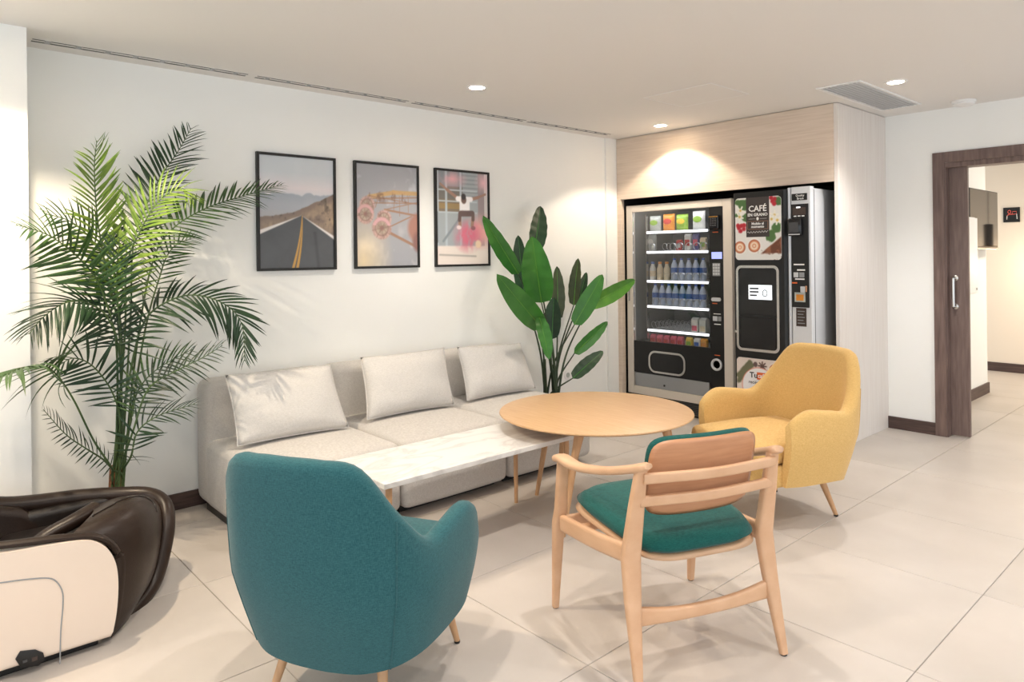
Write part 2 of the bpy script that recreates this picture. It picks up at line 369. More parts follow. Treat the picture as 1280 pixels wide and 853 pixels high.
for i in range(9):
    x = gx0+(gx1-gx0)*(i+.5)/9
    box('louvre', (-.010, gy0, -.0015), (.010, gy1, .0015), 'white_plastic', t, mtx=Matrix.Translation((x, 0, H-.008)) @ Matrix.Rotation(R(28), 4, 'Y'))
t = thing('smoke_detector', 'flat round white smoke detector on the ceiling by the doorway', 'detector', (-1.52, 5.64, H))
lathe('base', [(.075, 0), (.075, -.012), (.07, -.016)], 'white_plastic', t, (-1.52, 5.64, H))
lathe('cover', [(.066, -.015), (.068, -.026), (.055, -.034), (0, -.036)], 'white_plastic', t, (-1.52, 5.64, H))
t = thing('access_hatch', 'flush painted access hatch in the ceiling before the cabinet', 'hatch', (-2.63, 4.02, H))
box('panel', (-2.88, 3.79, H-.002), (-2.38, 4.24, H-.0002), 'ceiling', t, .001)
for a, b in (((-2.888, 3.785), (-2.883, 4.245)), ((-2.377, 3.785), (-2.372, 4.245)), ((-2.883, 3.785), (-2.377, 3.79)), ((-2.883, 4.24), (-2.377, 4.245))): box('rim', (*a, H-.0028), (*b, H-.0002), 'white_plastic', t)
t = thing('wall_outlet', 'small white wall socket low on the wall behind the broad-leaved plant', 'socket', (XL, 4.11, .42))
P = atx(709, 469, XL); prism('plate', [(P[1]+.04*math.cos(a), P[2]+.04*math.sin(a)) for a in np.linspace(0, 2*math.pi, 25)[:-1]], XL, XL+.009, 'white_plastic', t, bev=.003)
prism('insert', [(P[1]+.022*math.cos(a), P[2]+.022*math.sin(a)) for a in np.linspace(0, 2*math.pi, 25)[:-1]], XL+.009, XL+.011, 'p_gray', t)

# ------------------------------------------------------------ the room behind the doorway
t = thing('television', 'flat black television on the white wall beyond the doorway', 'television', (-1.9, 7.5, 1.5))
tx = -1.86; ya = atx(1212, 250, tx)[1]; yb = atx(1247, 250, tx)[1]; zt_ = atx(1213, 234.5, tx)[2]; zb_ = atx(1246, 311, tx)[2]
box('housing', (tx-.035, ya, zb_), (tx-.001, yb, zt_), 'black', t, .004)
box('screen', (tx-.001, ya+.008, zb_+.02), (tx+.0008, yb-.008, zt_-.008), 'tv', t)
box('bottom_bezel', (tx-.003, ya, zb_-.004), (tx+.003, yb, zb_+.012), 'chrome', t, .002)
box('wall_bracket', (-1.962, (ya+yb)/2-.1, 1.42), (tx-.035, (ya+yb)/2+.1, 1.62), 'black', t)
t = thing('wall_cabinet', 'white wall cabinet with two doors beside the passage television', 'cabinet', (-1.9, 6.6, .5))
CXF = -1.79; yr = atx(1222, 300, CXF)[1]; z1 = atx(1222, 272, CXF)[2]; z0 = atx(1222, 367, CXF)[2]
box('body', (-1.962, 6.2, z0), (CXF-.015, yr-.01, z1), 'white_plastic', t, .002); box('door', (CXF-.015, 6.2, z0+.006), (CXF, yr, z1-.006), 'white_plastic', t, .003)
box('keyhole', (CXF-.001, yr-.05, z0+.03), (CXF+.002, yr-.03, z0+.05), 'dark_grey', t)
yr2 = atx(1211, 400, -1.93)[1]; z2 = atx(1211, 466, -1.93)[2]
box('lower_door', (-1.962, 6.2, z2), (-1.93, yr2, z0-.02), 'white_plastic', t, .003); box('edge_strip', (-1.962, yr2, z2), (-1.938, yr2+.012, z0-.02), 'dark_grey', t)
t = thing('pictogram_sign', 'small black square sign with a red seated-person pictogram on the far wall', 'sign', (-2., 9.38, 1.6))
A = aty(1254, 260, 9.39); B = aty(1275, 277.5, 9.39)
box('plate', (A[0], 9.385, B[2]), (B[0], 9.4, A[2]), 'black', t, .002)
def sp(u, v): return (A[0]+(B[0]-A[0])*u, 9.382, B[2]+(A[2]-B[2])*v)
def stroke(n, pts, m, r=.0045): sweep(n, [sp(*p) for p in pts], r, .003, m, t, n=6)
stroke('figure_head', [(.38+.09*math.cos(a), .70+.11*math.sin(a)) for a in np.linspace(0, 2*math.pi, 15)], 'red_ink', .006)
stroke('figure_arm', [(.22, .2), (.24, .46), (.36, .53), (.62, .53), (.80, .56), (.80, .72), (.58, .72), (.54, .55)], 'red_ink')
stroke('figure_leg', [(.82, .55), (.84, .2)], 'white_ink', .003); stroke('figure_leg', [(.22, .18), (.24, .45)], 'white_ink', .003)
PX, PY = -1.5, 9.05
t = thing('pendant_lamp', 'slim dark pendant lamp with a brass shade, mirrored in the passage television', 'lamp', (PX, PY, 1.4))
sweep('cord', [(PX, PY, H), (PX, PY, 1.62)], .004, None, 'black', t, n=6)
lathe('holder', [(.045, 1.42), (.045, 1.66), (.01, 1.67)], 'black', t, (PX, PY, 0), 24); lathe('lamp_shade', [(.10, 1.28), (.10, 1.42), (.03, 1.43)], 'brass', t, (PX, PY, 0), 24)
lathe('bulb', [(0, 1.29), (.09, 1.29)], 'lamp_disc', t, (PX, PY, 0), 24)
ld = bpy.data.lights.new('pendant_light', 'POINT'); ld.energy = 14; ld.color = (1, .82, .6); ld.shadow_soft_size = .09
l = bpy.data.objects.new('pendant_light', ld); COL.objects.link(l); l.location = (PX, PY, 1.2)
ld = bpy.data.lights.new('passage_fill', 'AREA'); ld.energy = 26; ld.color = (1, .88, .72); ld.size = .5  # added fill light, brightens the passage from out of view
l = bpy.data.objects.new('passage_fill', ld); COL.objects.link(l); l.location = (-.6, 7.9, H-.03)
t = thing('added_passage_panel', 'unseen glowing ceiling panel added to light the passage behind the doorway', 'ceiling lamp', (-.6, 7.9, H))  # added glowing panel, unseen, stands in as source of the passage fill
box('frame', (-.87, 7.63, H-.02), (-.33, 8.17, H), 'white_plastic', t, .002); box('diffuser', (-.85, 7.65, H-.022), (-.35, 8.15, H-.0195), 'white_lit', t)

# ------------------------------------------------------------ sofa
sf = thing('sofa', 'long light grey linen modular sofa along the white wall', 'sofa', (-3.6, 2.38, 0))
Y0, ML = 1.268, .745
for i in range(3):
    ya, yb = Y0+ML*i, Y0+ML*(i+1)
    bm = bmesh.new(); addbox(bm, (-3.95, ya+.004, .036), (-3.125, yb-.004, .40), .045, 4)
    bmesh.ops.subdivide_edges(bm, edges=[e for e in bm.edges if e.calc_length() > .3], cuts=5, use_grid_fill=True)
    for v in bm.verts:
        u = (v.co.x+3.54)/.42; s = (v.co.y-(ya+yb)/2)/(ML/2)
        if v.co.z > .36: v.co.z += .018*max(0, 1-u*u)*max(0, 1-s*s)
        if v.co.x > -3.16: v.co.x += .010*max(0, 1-s*s)
    bmo('seat', bm, 'linen', sf, ang=60)
    bm = bmesh.new(); addbox(bm, (-4.098, ya+.003, .036), (-3.875, yb-.003, .715), .055, 4)
    for v in bm.verts:
        if v.co.z > .5: v.co.x -= (v.co.x+4.098)*.12
    bmo('backrest', bm, 'linen', sf, ang=60)
for i in range(3):
    ya = Y0+ML*i; box('plinth', (-4.0, ya+.03, 0), (-3.22, ya+ML-.04, .05), 'black', sf)
def cushion(corners, th, label, seed, lean):
    r = random.Random(seed); BL, BR, TR, TL = [np.array(c, float) for c in corners]
    o = thing('throw_cushion', label, 'cushion', tuple((BL+BR)/2), group='grey linen cushions on the sofa')
    nn = nrm(np.cross(BR-BL, TL-BL)); nu, nv = 30, 22; V = []; ph = [r.uniform(0, 6) for _ in range(4)]
    def sh(u, v, side):
        a, b = 2*u-1, 2*v-1
        pin = .045
        uu = u+pin*a*(-(1-b*b)*.9)*.5; vv = v+pin*b*(-(1-a*a)*.9)*.5
        p = BL*(1-uu)*(1-vv)+BR*uu*(1-vv)+TR*uu*vv+TL*(1-uu)*vv
        d = th*(max(0, 1-abs(a)**2.6)*max(0, 1-abs(b)**2.6))**.55
        edge = max(abs(a), abs(b)); wr = .006*math.sin(9*u+ph[0]+4*v)*math.sin(11*v+ph[1]-3*u)*(edge**2)*(1-edge**6)*2
        rad = math.hypot(abs(a)-1, abs(b)-1); wr += .006*math.sin(26*math.atan2(1-abs(b)+.02, 1-abs(a)+.02)+ph[2])*max(0, 1-rad/.5)*min(1, rad*6)
        return p+nn*(side*(d*.55)+(wr if d > 0 else 0))
    for side in (1, -1):
        for j in range(nv):
            for i in range(nu): V.append(sh(i/(nu-1), j/(nv-1), side))
    Fc = []
    for s in (0, 1):
        for j in range(nv-1):
            for i in range(nu-1):
                k = s*nu*nv+j*nu+i; Fc.append([k, k+1, k+nu+1, k+nu])
    me_o = raw('cover', V, Fc, 'linen_light', o, ang=80)
    bm = bmesh.new(); bm.from_mesh(me_o.data); bmesh.ops.remove_doubles(bm, verts=bm.verts, dist=.0008); bmesh.ops.recalc_face_normals(bm, faces=bm.faces); bm.to_mesh(me_o.data); bm.free()
    per = [sh(t_, 0, 1) for t_ in np.linspace(0, 1, 20)]+[sh(1, t_, 1) for t_ in np.linspace(0, 1, 15)[1:]]+[sh(1-t_, 1, 1) for t_ in np.linspace(0, 1, 20)[1:]]+[sh(0, 1-t_, 1) for t_ in np.linspace(0, 1, 15)[1:]]
    sweep('seam', per, .0028, None, 'linen_light', o, n=6)
for k, (px, lab) in enumerate(((((297, 558), (436, 534), (413, 456), (281, 469)), 'large grey linen cushion at the palm end of the sofa'),
                               (((459, 525), (568, 506), (555, 435), (450, 447)), 'grey linen cushion in the middle of the sofa'),
                               (((584, 501), (670, 486), (650, 429), (571, 434)), 'grey linen cushion beside the broad-leaved plant'))):
    zb = .425; b0 = atz(*px[0], zb); b1 = atz(*px[1], zb); xb = (b0[0]+b1[0])/2
    b0 = atx(*px[0], xb); b1 = atx(*px[1], xb); t1 = atx(*px[2], xb-.17); t0 = atx(*px[3], xb-.17)
    cushion((b0, b1, t1, t0), .15, lab, k, 0)

# ------------------------------------------------------------ marble bench table and round table
bt = thing('bench_table', 'long low white marble table on wooden legs before the sofa', 'table', (-2.69, 2.08, 0))
box('tabletop', (-2.925, 1.50, .428), (-2.472, 2.64, .452), 'marble', bt, .003)
box('apron', (-2.86, 1.58, .416), (-2.54, 2.56, .428), 'leg_wood', bt)
for x, y in ((-2.893, 2.600), (-2.505, 2.605), (-2.505, 1.54), (-2.893, 1.54)): sweep('leg', [(x, y, .428), (x, y, 0)], [.0145, .010], None, 'leg_wood', bt, n=14)
RC = (-2.54, 2.872); RZ = .53; RR = .525
rt_ = thing('round_table', 'round oak lounge table overlapping the marble table', 'table', (*RC, 0))
lathe('tabletop', [(0, RZ-.022), (RR-.06, RZ-.022), (RR-.012, RZ-.014), (RR, RZ-.006), (RR-.002, RZ-.001), (RR-.006, RZ), (0, RZ)], 'table_wood', rt_, (*RC, 0), 96, ang=25)
lathe('apron', [(RR-.18, RZ-.045), (RR-.16, RZ-.022)], 'table_wood', rt_, (*RC, 0), 48)
for tp, bt_ in (((-2.80, 2.80), (-2.903, 2.769)), ((-2.88, 3.00), (-2.985, 3.035)), ((-2.335, 2.525), (-2.385, 2.45)), ((-2.12, 2.93), (-2.04, 2.965))):
    sweep('leg', [(*tp, RZ-.022), (tp[0]*.7+bt_[0]*.3, tp[1]*.7+bt_[1]*.3, RZ-.14), (*bt_, 0)], [.026, .019, .011], None, 'leg_wood', rt_, n=14)

# ------------------------------------------------------------ upholstered tub chairs
def tub_chair(label, loc, ang, fab, group, sc=1.):
    t = thing('tub_chair', label, 'armchair', (*loc, 0), ang, local=True); t.scale = (sc, sc, sc)
    half = [(.185, -.318), (.06, -.328), (-.08, -.33), (-.19, -.318), (-.275, -.275), (-.335, -.195), (-.36, -.10), (-.366, 0)]
    zt = [.600, .610, .594, .588, .690, .838, .860, .862]
    pts = half+[(x, -y) for x, y in half[-2::-1]]; zz = zt+zt[-2::-1]
    N = 72; S = spline([(p[0], p[1], z) for p, z in zip(pts, zz)], N); V = []; TH = .034
    nsec = 22
    for i in range(N):
        p = S[i]; tg = nrm((S[min(i+1, N-1)]-S[max(i-1, 0)])*[1, 1, 0]); out = np.array([tg[1], -tg[0], 0]); out = out if out[:2]@(p[:2]-[-.02, 0]) > 0 else -out
        e = min(i, N-1-i); top = p[2]; zb = .235-.04*max(0, -out[0])
        if e < 6: f = 1-e/6.; top -= .055*(f**2.2); th = TH*(1-.45*f**2.5)
        else: th = TH
        bk = max(0, -out[0])
        sec = []
        for side, rngs in ((1, np.linspace(0, 1, 9)), (0, np.linspace(0, math.pi, 6)[1:-1]), (-1, np.linspace(1, 0, 9))):
            for q in rngs:
                if side == 0: z = top-th+th*math.sin(q); off = th*math.cos(q)
                else:
                    z = zb+(top-th-zb)*q; off = th*side
                    off += (.010*math.sin(math.pi*q) if side == 1 else 0)
                h_ = z-.45
                lean = bk*(.13*h_ if h_ > 0 else .30*h_)+(1-bk)*(.02*h_ if h_ > 0 else .18*h_)
                sec.append(np.array([p[0], p[1], 0])+out*(off+lean)+np.array([0, 0, z]))
        V += sec; ns = len(sec)
    Fc = []
    for i in range(N-1):
        for j in range(ns-1): Fc.append([i*ns+j, i*ns+j+1, (i+1)*ns+j+1, (i+1)*ns+j])
        Fc.append([i*ns+ns-1, i*ns, (i+1)*ns, (i+1)*ns+ns-1])
    Fc += [list(range(ns)), [(N-1)*ns+j for j in range(ns)]]
    raw('shell', V, Fc, fab, t, ang=60)
    # vertical seams where the arms meet the back
    for k in (21, N-22):
        col = [np.array(V[k*ns+j]) for j in range(9)]; c0 = np.array([-.05, 0, 0])
        o2 = nrm((col[4]-c0)*[1, 1, 0]); sweep('seam', [c+o2*.0008 for c in col], .0022, None, fab, t, n=6)
    def pad(name, a, b, bev, crown):
        bm = bmesh.new(); addbox(bm, a, b, bev, 4)
        bmesh.ops.subdivide_edges(bm, edges=[e for e in bm.edges if e.calc_length() > .2], cuts=5, use_grid_fill=True)
        for v in bm.verts:
            fx = (v.co.x-a[0])/(b[0]-a[0])
            v.co.y *= 1-.25*max(0, .5-fx)
            if v.co.z > b[2]-bev*.6: v.co.z += crown*max(0, 1-(v.co.y/.3)**2)*max(0, 1-((fx-.5)*2)**2)
        bmo(name, bm, fab, t, ang=60)
    pad('seat_base', (-.29, -.275, .225), (.272, .275, .335), .022, 0)
    pad('seat_cushion', (-.29, -.272, .333), (.315, .272, .437), .040, .015)
    for tx_, ty_, bx, by in ((.19, .19, .27, .215), (.19, -.19, .27, -.215), (-.17, .16, -.25, .21), (-.17, -.16, -.25, -.21)):
        lg = sweep('leg', [(tx_, ty_, .25), (bx, by, .008)], [.021, .0105], None, 'leg_wood', t, n=14, up=(1, 0, 0))
        lathe('foot_glide', [(.010, 0), (.0115, .004), (.0115, .009)], 'black', lg, (bx, by, 0), 14)
    return t
tub_chair('yellow fabric tub armchair with wooden legs before the coffee machine', (-1.868, 3.50), R(252), 'yellow_fabric', None)
tub_chair('teal fabric tub armchair seen from behind at the end of the marble table', (-2.055, 1.175), R(118), 'teal_fabric', None, .96)

# ------------------------------------------------------------ beech armchair
wc = thing('beech_armchair', 'open beech armchair with teal seat pad, back to the viewer', 'armchair', (-1.545, 2.118, 0), R(158.5), local=True)
# local: +x forward, +y left
FWD, BWD, FH, BH = .29, -.285, .312, .262
for s in (1, -1):
    sweep('front_leg', [(FWD-.055, s*(FH-.012), .595), (FWD-.045, s*(FH-.008), .40), (FWD-.028, s*(FH-.004), .34), (FWD, s*FH, .004)], [.017, .021, .021, .0125], [.019, .024, .023, .0125], 'beech', wc, n=12, ex=4, up=(0, 1, 0))
    sweep('back_leg', [(BWD+.005, s*(BH-.004), .700), (BWD+.03, s*BH, .58), (BWD+.065, s*(BH+.004), .40), (BWD+.045, s*(BH+.01), .26), (BWD-.008, s*(BH+.022), .004)], [.015, .017, .018, .017, .0125], [.019, .026, .034, .028, .0125], 'beech', wc, n=12, ex=4, up=(0, 1, 0))
    arm = spline([(FWD-.045, s*(FH+.004), .597), (FWD-.09, s*(FH+.004), .610), (FWD-.20, s*(FH-.004), .608), (FWD-.36, s*(FH-.024), .636), (BWD+.06, s*(BH+.012), .682), (BWD-.03, s*(BH-.008), .715)], 26)
    tt = np.linspace(0, 1, 26); wdt = .030-.010*np.sin(math.pi*np.clip((tt-.35)/.65, 0, 1)); wdt[0] *= .5; wdt[1] *= .85; wdt[-1] *= .6; wdt[-2] *= .9
    th_ = .0145*np.ones(26); th_[0] *= .5; th_[-1] *= .6
    sweep('armrest', arm, wdt, th_, 'beech', wc, n=14, ex=2.6, ang=70)
    sweep('side_rail', spline([(FWD-.06, s*(FH-.008), .352), (0, s*(FH-.026), .372), (BWD+.075, s*BH, .398)], 8), .013, .031, 'beech', wc, n=12, ex=5)
sweep('front_rail', spline([(FWD-.05, -FH+.02, .345), (FWD-.05, FH-.02, .345)], 4), .012, .03, 'beech', wc, n=12, ex=5)
for xx in (.10, -.08): sweep('seat_bearer', [(xx, -FH+.03, .378), (xx, FH-.03, .378)], .016, .011, 'beech', wc, n=10, ex=5)
sweep('back_stretcher', spline([(BWD+.042, -BH, .21), (BWD+.040, -BH*.5, .196), (BWD+.04, 0, .192), (BWD+.040, BH*.5, .196), (BWD+.042, BH, .21)], 14), .011, [.031, .028, .025, .023, .022, .021, .021, .021, .021, .022, .023, .025, .028, .031], 'beech', wc, n=12, ex=5)
for z, xx in ((.668, -.005), (.588, .02)):
    sweep('back_slat', spline([(BWD+xx, -BH+.005, z), (BWD+xx-.020, 0, z-.003), (BWD+xx, BH-.005, z)], 12), .0095, .0165, 'beech', wc, n=12, ex=5)
def rsurf(name, cen, n0, halfw, halfh, th, curve, m, pw=6., puff=0.):
    """rounded panel: local u across (y), v up"""
    nu, nv = 26, 18; V = []
    def Pp(a, b, side):
        # rounded-rectangle map (superellipse)
        edge = max(abs(a), abs(b)); k_ = 1/(((abs(a)/edge)**pw+(abs(b)/edge)**pw)**(1/pw)) if edge > 1e-6 else 1; x, y = a*k_, b*k_
        t_ = th*(1-max(0, (edge-.86)/.14)**2)**.5 if edge < 1 else 0
        d = side*(t_/2+puff*(1-a*a)*(1-b*b)*(1 if side > 0 else 0))
        return cen(x*halfw, y*halfh)+n0*(d+curve*(x*x))
    for side in (1, -1):
        for j in range(nv):
            for i in range(nu): V.append(Pp(2*i/(nu-1)-1, 2*j/(nv-1)-1, side))
    Fc = [[s*nu*nv+j*nu+i, s*nu*nv+j*nu+i+1, s*nu*nv+(j+1)*nu+i+1, s*nu*nv+(j+1)*nu+i] for s in (0, 1) for j in range(nv-1) for i in range(nu-1)]
    o = raw(name, V, Fc, m, wc, ang=60)
    bm = bmesh.new(); bm.from_mesh(o.data); bmesh.ops.remove_doubles(bm, verts=bm.verts, dist=.0006); bmesh.ops.recalc_face_normals(bm, faces=bm.faces); bm.to_mesh(o.data); bm.free(); return o
tilt = R(13); nb = np.array([math.cos(tilt), 0, math.sin(tilt)]); vb = np.array([-math.sin(tilt), 0, math.cos(tilt)])
cb0 = np.array([BWD+.032, 0, .642])
rsurf('back_panel', lambda a, b: cb0+np.array([0, a, 0])+vb*b, nb, .212, .138, .012, .022, 'ply', pw=6)
rsurf('back_pad', lambda a, b: cb0+nb*.024+np.array([0, a, 0])+vb*(b+.004), nb, .210, .136, .034, .022, 'teal_seat', pw=6, puff=.012)
ts = R(4); ns_ = np.array([math.sin(ts), 0, math.cos(ts)]); fs = np.array([math.cos(ts), 0, -math.sin(ts)])
ns_ = np.array([-math.sin(ts), 0, math.cos(ts)]); fs = np.array([math.cos(ts), 0, math.sin(ts)])
sc = np.array([-.005, 0, .402])
rsurf('seat_panel', lambda a, b: sc+np.array([0, a*(1+.10*b/.27), 0])+fs*b, ns_, .262, .275, .016, 0, 'beech', pw=4.5)
rsurf('seat_pad', lambda a, b: sc+ns_*.034+np.array([0, a*(1+.10*b/.27), 0])+fs*b, ns_, .258, .272, .056, 0, 'teal_seat', pw=4.5, puff=.012)
for s in (1, -1):
    lathe('foot_glide', [(.011, 0), (.011, .006)], 'black', wc, (FWD, s*FH, 0), 12); lathe('foot_glide', [(.011, 0), (.011, .006)], 'black', wc, (BWD-.008, s*(BH+.022), 0), 12)

# ------------------------------------------------------------ framed pictures
def vnoise(u, v, f, seed):
    r = np.random.RandomState(seed); G = r.rand(f+2, f+2); x = np.clip(u, 0, .9999)*f; y = np.clip(v, 0, .9999)*f; i = x.astype(int); j = y.astype(int); a = x-i; b = y-j; a = a*a*(3-2*a); b = b*b*(3-2*b)
    return G[j, i]*(1-a)*(1-b)+G[j, i+1]*a*(1-b)+G[j+1, i]*(1-a)*b+G[j+1, i+1]*a*b
def fbm(u, v, f, seed): return (vnoise(u, v, f, seed)*.55+vnoise(u, v, f*2, seed+1)*.28+vnoise(u, v, f*4, seed+2)*.17)
def put(c, mask, col): c[:] = c*(1-mask[..., None])+np.array(col, float)*mask[..., None]
def soft(d, w): return np.clip(.5-d/w, 0, 1)
def seg(u, v, p, q, asp=1.4):
    px_, py_ = p; qx, qy = q; dx, dy = qx-px_, (qy-py_)*asp; t = np.clip(((u-px_)*dx+(v-py_)*asp*dy)/(dx*dx+dy*dy+1e-9), 0, 1); return np.hypot(u-px_-t*dx, (v-py_)*asp-t*dy)
def road(u, v):
    c = np.zeros(u.shape+(3,)); c[:] = np.array([186, 194, 202])
    put(c, np.clip((v-.62)/-.12+1, 0, 1)*0+np.clip(1-abs(v-.72)/.14, 0, 1)*.9, (218, 206, 210)); put(c, np.clip(fbm(u, v, 6, 1)-.45, 0, 1)*.6*(v > .6), (205, 210, 216))
    ridge = .655+.05*fbm(u, v*0, 9, 4)-.03*(1-u); put(c, soft(v-ridge, .015), (150, 160, 174)); put(c, soft(v-(ridge-.05), .1)*.5, (176, 178, 186))
    put(c, soft(v-.50-.02*fbm(u, v*0, 12, 6), .05)*.7, (170, 168, 172))
    hill = np.where(u > .35, .49+.18*np.clip((u-.42)/.58, 0, 1)+.015*fbm(u, v*0, 16, 9), .44+.05*np.clip(u/.5, 0, 1)+.02*fbm(u, v*0, 14, 3)); put(c, soft(v-hill, .012), (128, 106, 92))
    put(c, soft(v-hill+.05, .06)*np.clip(fbm(u, v, 14, 11)*2-.6, 0, 1), (176, 146, 112)); put(c, soft(v-hill, .012)*np.clip(fbm(u, v, 18, 21)*3-1.9, 0, 1), (70, 60, 50))
    ax, ay = .55, .475; le = ay-(ax-u)*(ay-.30)/ax; re = ay-(u-ax)*(ay-.26)/(1-ax); edge = np.where(u < ax, le, re)
    put(c, soft(v-edge-.035*abs(u-ax)*2, .012), (226, 218, 214)); put(c, soft(v-edge, .012), (76, 78, 82)); put(c, soft(v-edge, .012)*np.clip(fbm(u, v, 7, 31)-.3, 0, 1)*.5, (52, 54, 58))
    for off in (0, .035):
        xc = .56+(.43+off*1.6-.56)*np.clip((ay-v)/ay, 0, 1)+.02*np.sin(np.clip((ay-v)/ay, 0, 1)*3.1); put(c, soft(abs(u-xc)-.004-.014*np.clip((ay-v)/ay, 0, 1), .01)*(v < ay), (204, 146, 52))
    put(c, soft(abs(u-.78+.15*v)-.02, .03)*(v < .33)*.5, (48, 50, 54)); return c
def wheel(u, v):
    c = np.zeros(u.shape+(3,)); c[:] = np.array([152, 154, 162]); n = fbm(u, v, 5, 41)
    put(c, np.clip((n-.42)*3, 0, 1)*np.clip((.42-v)*3+.1, 0, 1), (216, 212, 210)); put(c, np.clip(1-np.hypot(u-.1, v-.05)/.5, 0, 1)*.8, (236, 206, 150)); put(c, np.clip(fbm(u, v, 8, 44)*3-2, 0, 1)*(v > .6), (196, 200, 208))
    m = soft(seg(u, v, (.2, .68), (.6, .735))-.03, .02)+soft(seg(u, v, (.6, .735), (1.1, .735))-.03, .02); put(c, np.clip(m, 0, 1), (196, 152, 92))
    for p, q, w_ in (((.15, .66), (1.1, .70), .008), ((.2, .62), (1.1, .64), .007), ((.2, .69), (1.1, .62), .006), ((.45, .56), (1.1, .66), .006), ((.45, .56), (1.1, .50), .014), ((.5, .38), (.9, .50), .009), ((.4, .37), (1.05, .17), .02), ((.7, .5), (.7, .7), .004), ((.85, .54), (.85, .7), .004), ((.6, .55), (.62, .72), .004), ((.3, .58), (.36, .70), .005)): put(c, soft(seg(u, v, p, q)-w_, .012), (156, 112, 84))
    put(c, np.clip((fbm(u, v, 24, 51)-.5)*4, 0, 1)*soft(abs(v-.68)-.05, .04)*(u > .2)*.7, (120, 84, 60))
    for cx_, cy_, r_ in ((.17, .60, .12), (.14, .51, .135), (.44, .47, .12), (.40, .375, .155)):
        d = np.hypot(u-cx_, (v-cy_)*1.4); put(c, soft(d-r_, .03), (196, 152, 140)); put(c, soft(abs(d-r_*.66)-.008, .02), (138, 104, 92)); put(c, soft(d-r_*.58, .03), (172, 152, 128)); put(c, soft(d-r_*.22, .03), (150, 96, 86)); put(c, soft(d-r_, .03)*np.clip((fbm(u, v, 26, 57)-.45)*3, 0, 1)*.6, (128, 98, 88))
        for k in range(8): a = k*math.pi/4+.2; put(c, soft(seg(u, v, (cx_+.2*r_*math.cos(a), cy_+.2*r_*math.sin(a)/1.4), (cx_+r_*math.cos(a), cy_+r_*math.sin(a)/1.4))-.002, .012), (128, 98, 88))
    put(c, soft(abs(np.hypot(u-.40, (v-.375)*1.4)-.125)-.025, .02)*(v > .40), (206, 152, 158)); put(c, soft(abs(np.hypot(u-.14, (v-.51)*1.4)-.11)-.022, .02)*(v > .52), (204, 150, 150))
    d = np.hypot(u-1.02, (v-.38)*1.2); put(c, soft(d-.18, .06), (168, 112, 96)); put(c, soft(np.hypot(u-1.02, (v-.24)*1.0)-.1, .05), (140, 92, 84)); return c
def jump(u, v):
    c = np.zeros(u.shape+(3,)); c[:] = np.array([152, 162, 168]); put(c, (abs(np.sin(v*70)) > .8)*(v > .7)*(u > .45)*.4, (110, 118, 122))
    put(c, ((v > .56)*(v < .84)*(u < .5)*1.)*.9, (120, 100, 76)); put(c, ((v > .6)*(v < .66)*(u < .5)*1.)*.6, (170, 130, 60)); put(c, (v > .7)*(u < .5)*.5, (96, 104, 110))
    for x in (.0, .16, .44): put(c, soft(abs(u-x-.02)-.02, .015), (170, 184, 192))
    for y in (.56, .68, .8): put(c, soft(abs(v-y)-.008, .01)*(u < .78), (176, 188, 194))
    put(c, soft(seg(u, v, (.12, .25), (.44, .5))-.02, .02), (124, 136, 144)); put(c, soft(seg(u, v, (.0, .25), (.0, .55))-.03, .02), (120, 130, 138))
    put(c, (u > .80)*1., (150, 132, 134)); put(c, (u > .93)*1., (206, 198, 194)); put(c, soft(v-.20, .02), (228, 214, 204)); put(c, soft(seg(u, v, (.05, .105), (.75, .085))-.012, .02)*.8, (160, 150, 142))
    n = fbm(u, v, 9, 61)
    put(c, np.clip(1-np.hypot((u-.3)/.32, (v-.92)/.12), 0, 1)*np.clip(n*2.6-.4, 0, 1), (232, 160, 170)); put(c, np.clip(1-np.hypot((u-.92)/.2, (v-.9)/.14), 0, 1)*np.clip(n*2.6-.3, 0, 1), (232, 176, 184))
    put(c, np.clip(1.4-np.hypot((u-.86)/.26, (v-.36)/.16), 0, 1)*np.clip(n*2.4-.3, 0, 1), (236, 160, 156)); put(c, np.clip(1.5-np.hypot((u-.6)/.22, (v-.31)/.14), 0, 1)*np.clip(n*2.8-.4, 0, 1), (224, 96, 124))
    put(c, soft(np.hypot(u-.8, (v-.22)*1.4)-.06, .03), (240, 206, 170))
    sk = (164, 116, 96)
    for p, q, w_ in (((.40, .715), (.20, .80), .025), ((.20, .80), (.07, .86), .018), ((.66, .71), (.80, .735), .025), ((.80, .735), (.95, .775), .018), ((.44, .52), (.44, .42), .03), ((.70, .52), (.68, .42), .03)): put(c, soft(seg(u, v, p, q)-w_, .015), sk)
    put(c, soft(np.maximum(abs(u-.535)-.10, abs(v-.655)-.075), .02), (240, 236, 238)); put(c, soft(seg(u, v, (.40, .71), (.66, .71))-.04, .02), (240, 236, 238))
    put(c, soft(seg(u, v, (.46, .55), (.68, .555))-.045, .02), (96, 72, 70)); put(c, soft(seg(u, v, (.44, .55), (.43, .48))-.03, .02), (96, 72, 70)); put(c, soft(seg(u, v, (.70, .555), (.70, .49))-.03, .02), (96, 72, 70))
    put(c, soft(np.hypot(u-.52, (v-.70)*1.2)-.05, .02), (110, 78, 68)); put(c, soft(np.hypot(u-.515, (v-.735)*1.3)-.045, .02), (50, 42, 42)); put(c, soft(np.hypot(u-.42, (v-.40)*2)-.045, .02), (230, 210, 214)); put(c, soft(np.hypot(u-.70, (v-.395)*2)-.045, .02), (150, 80, 90)); return c
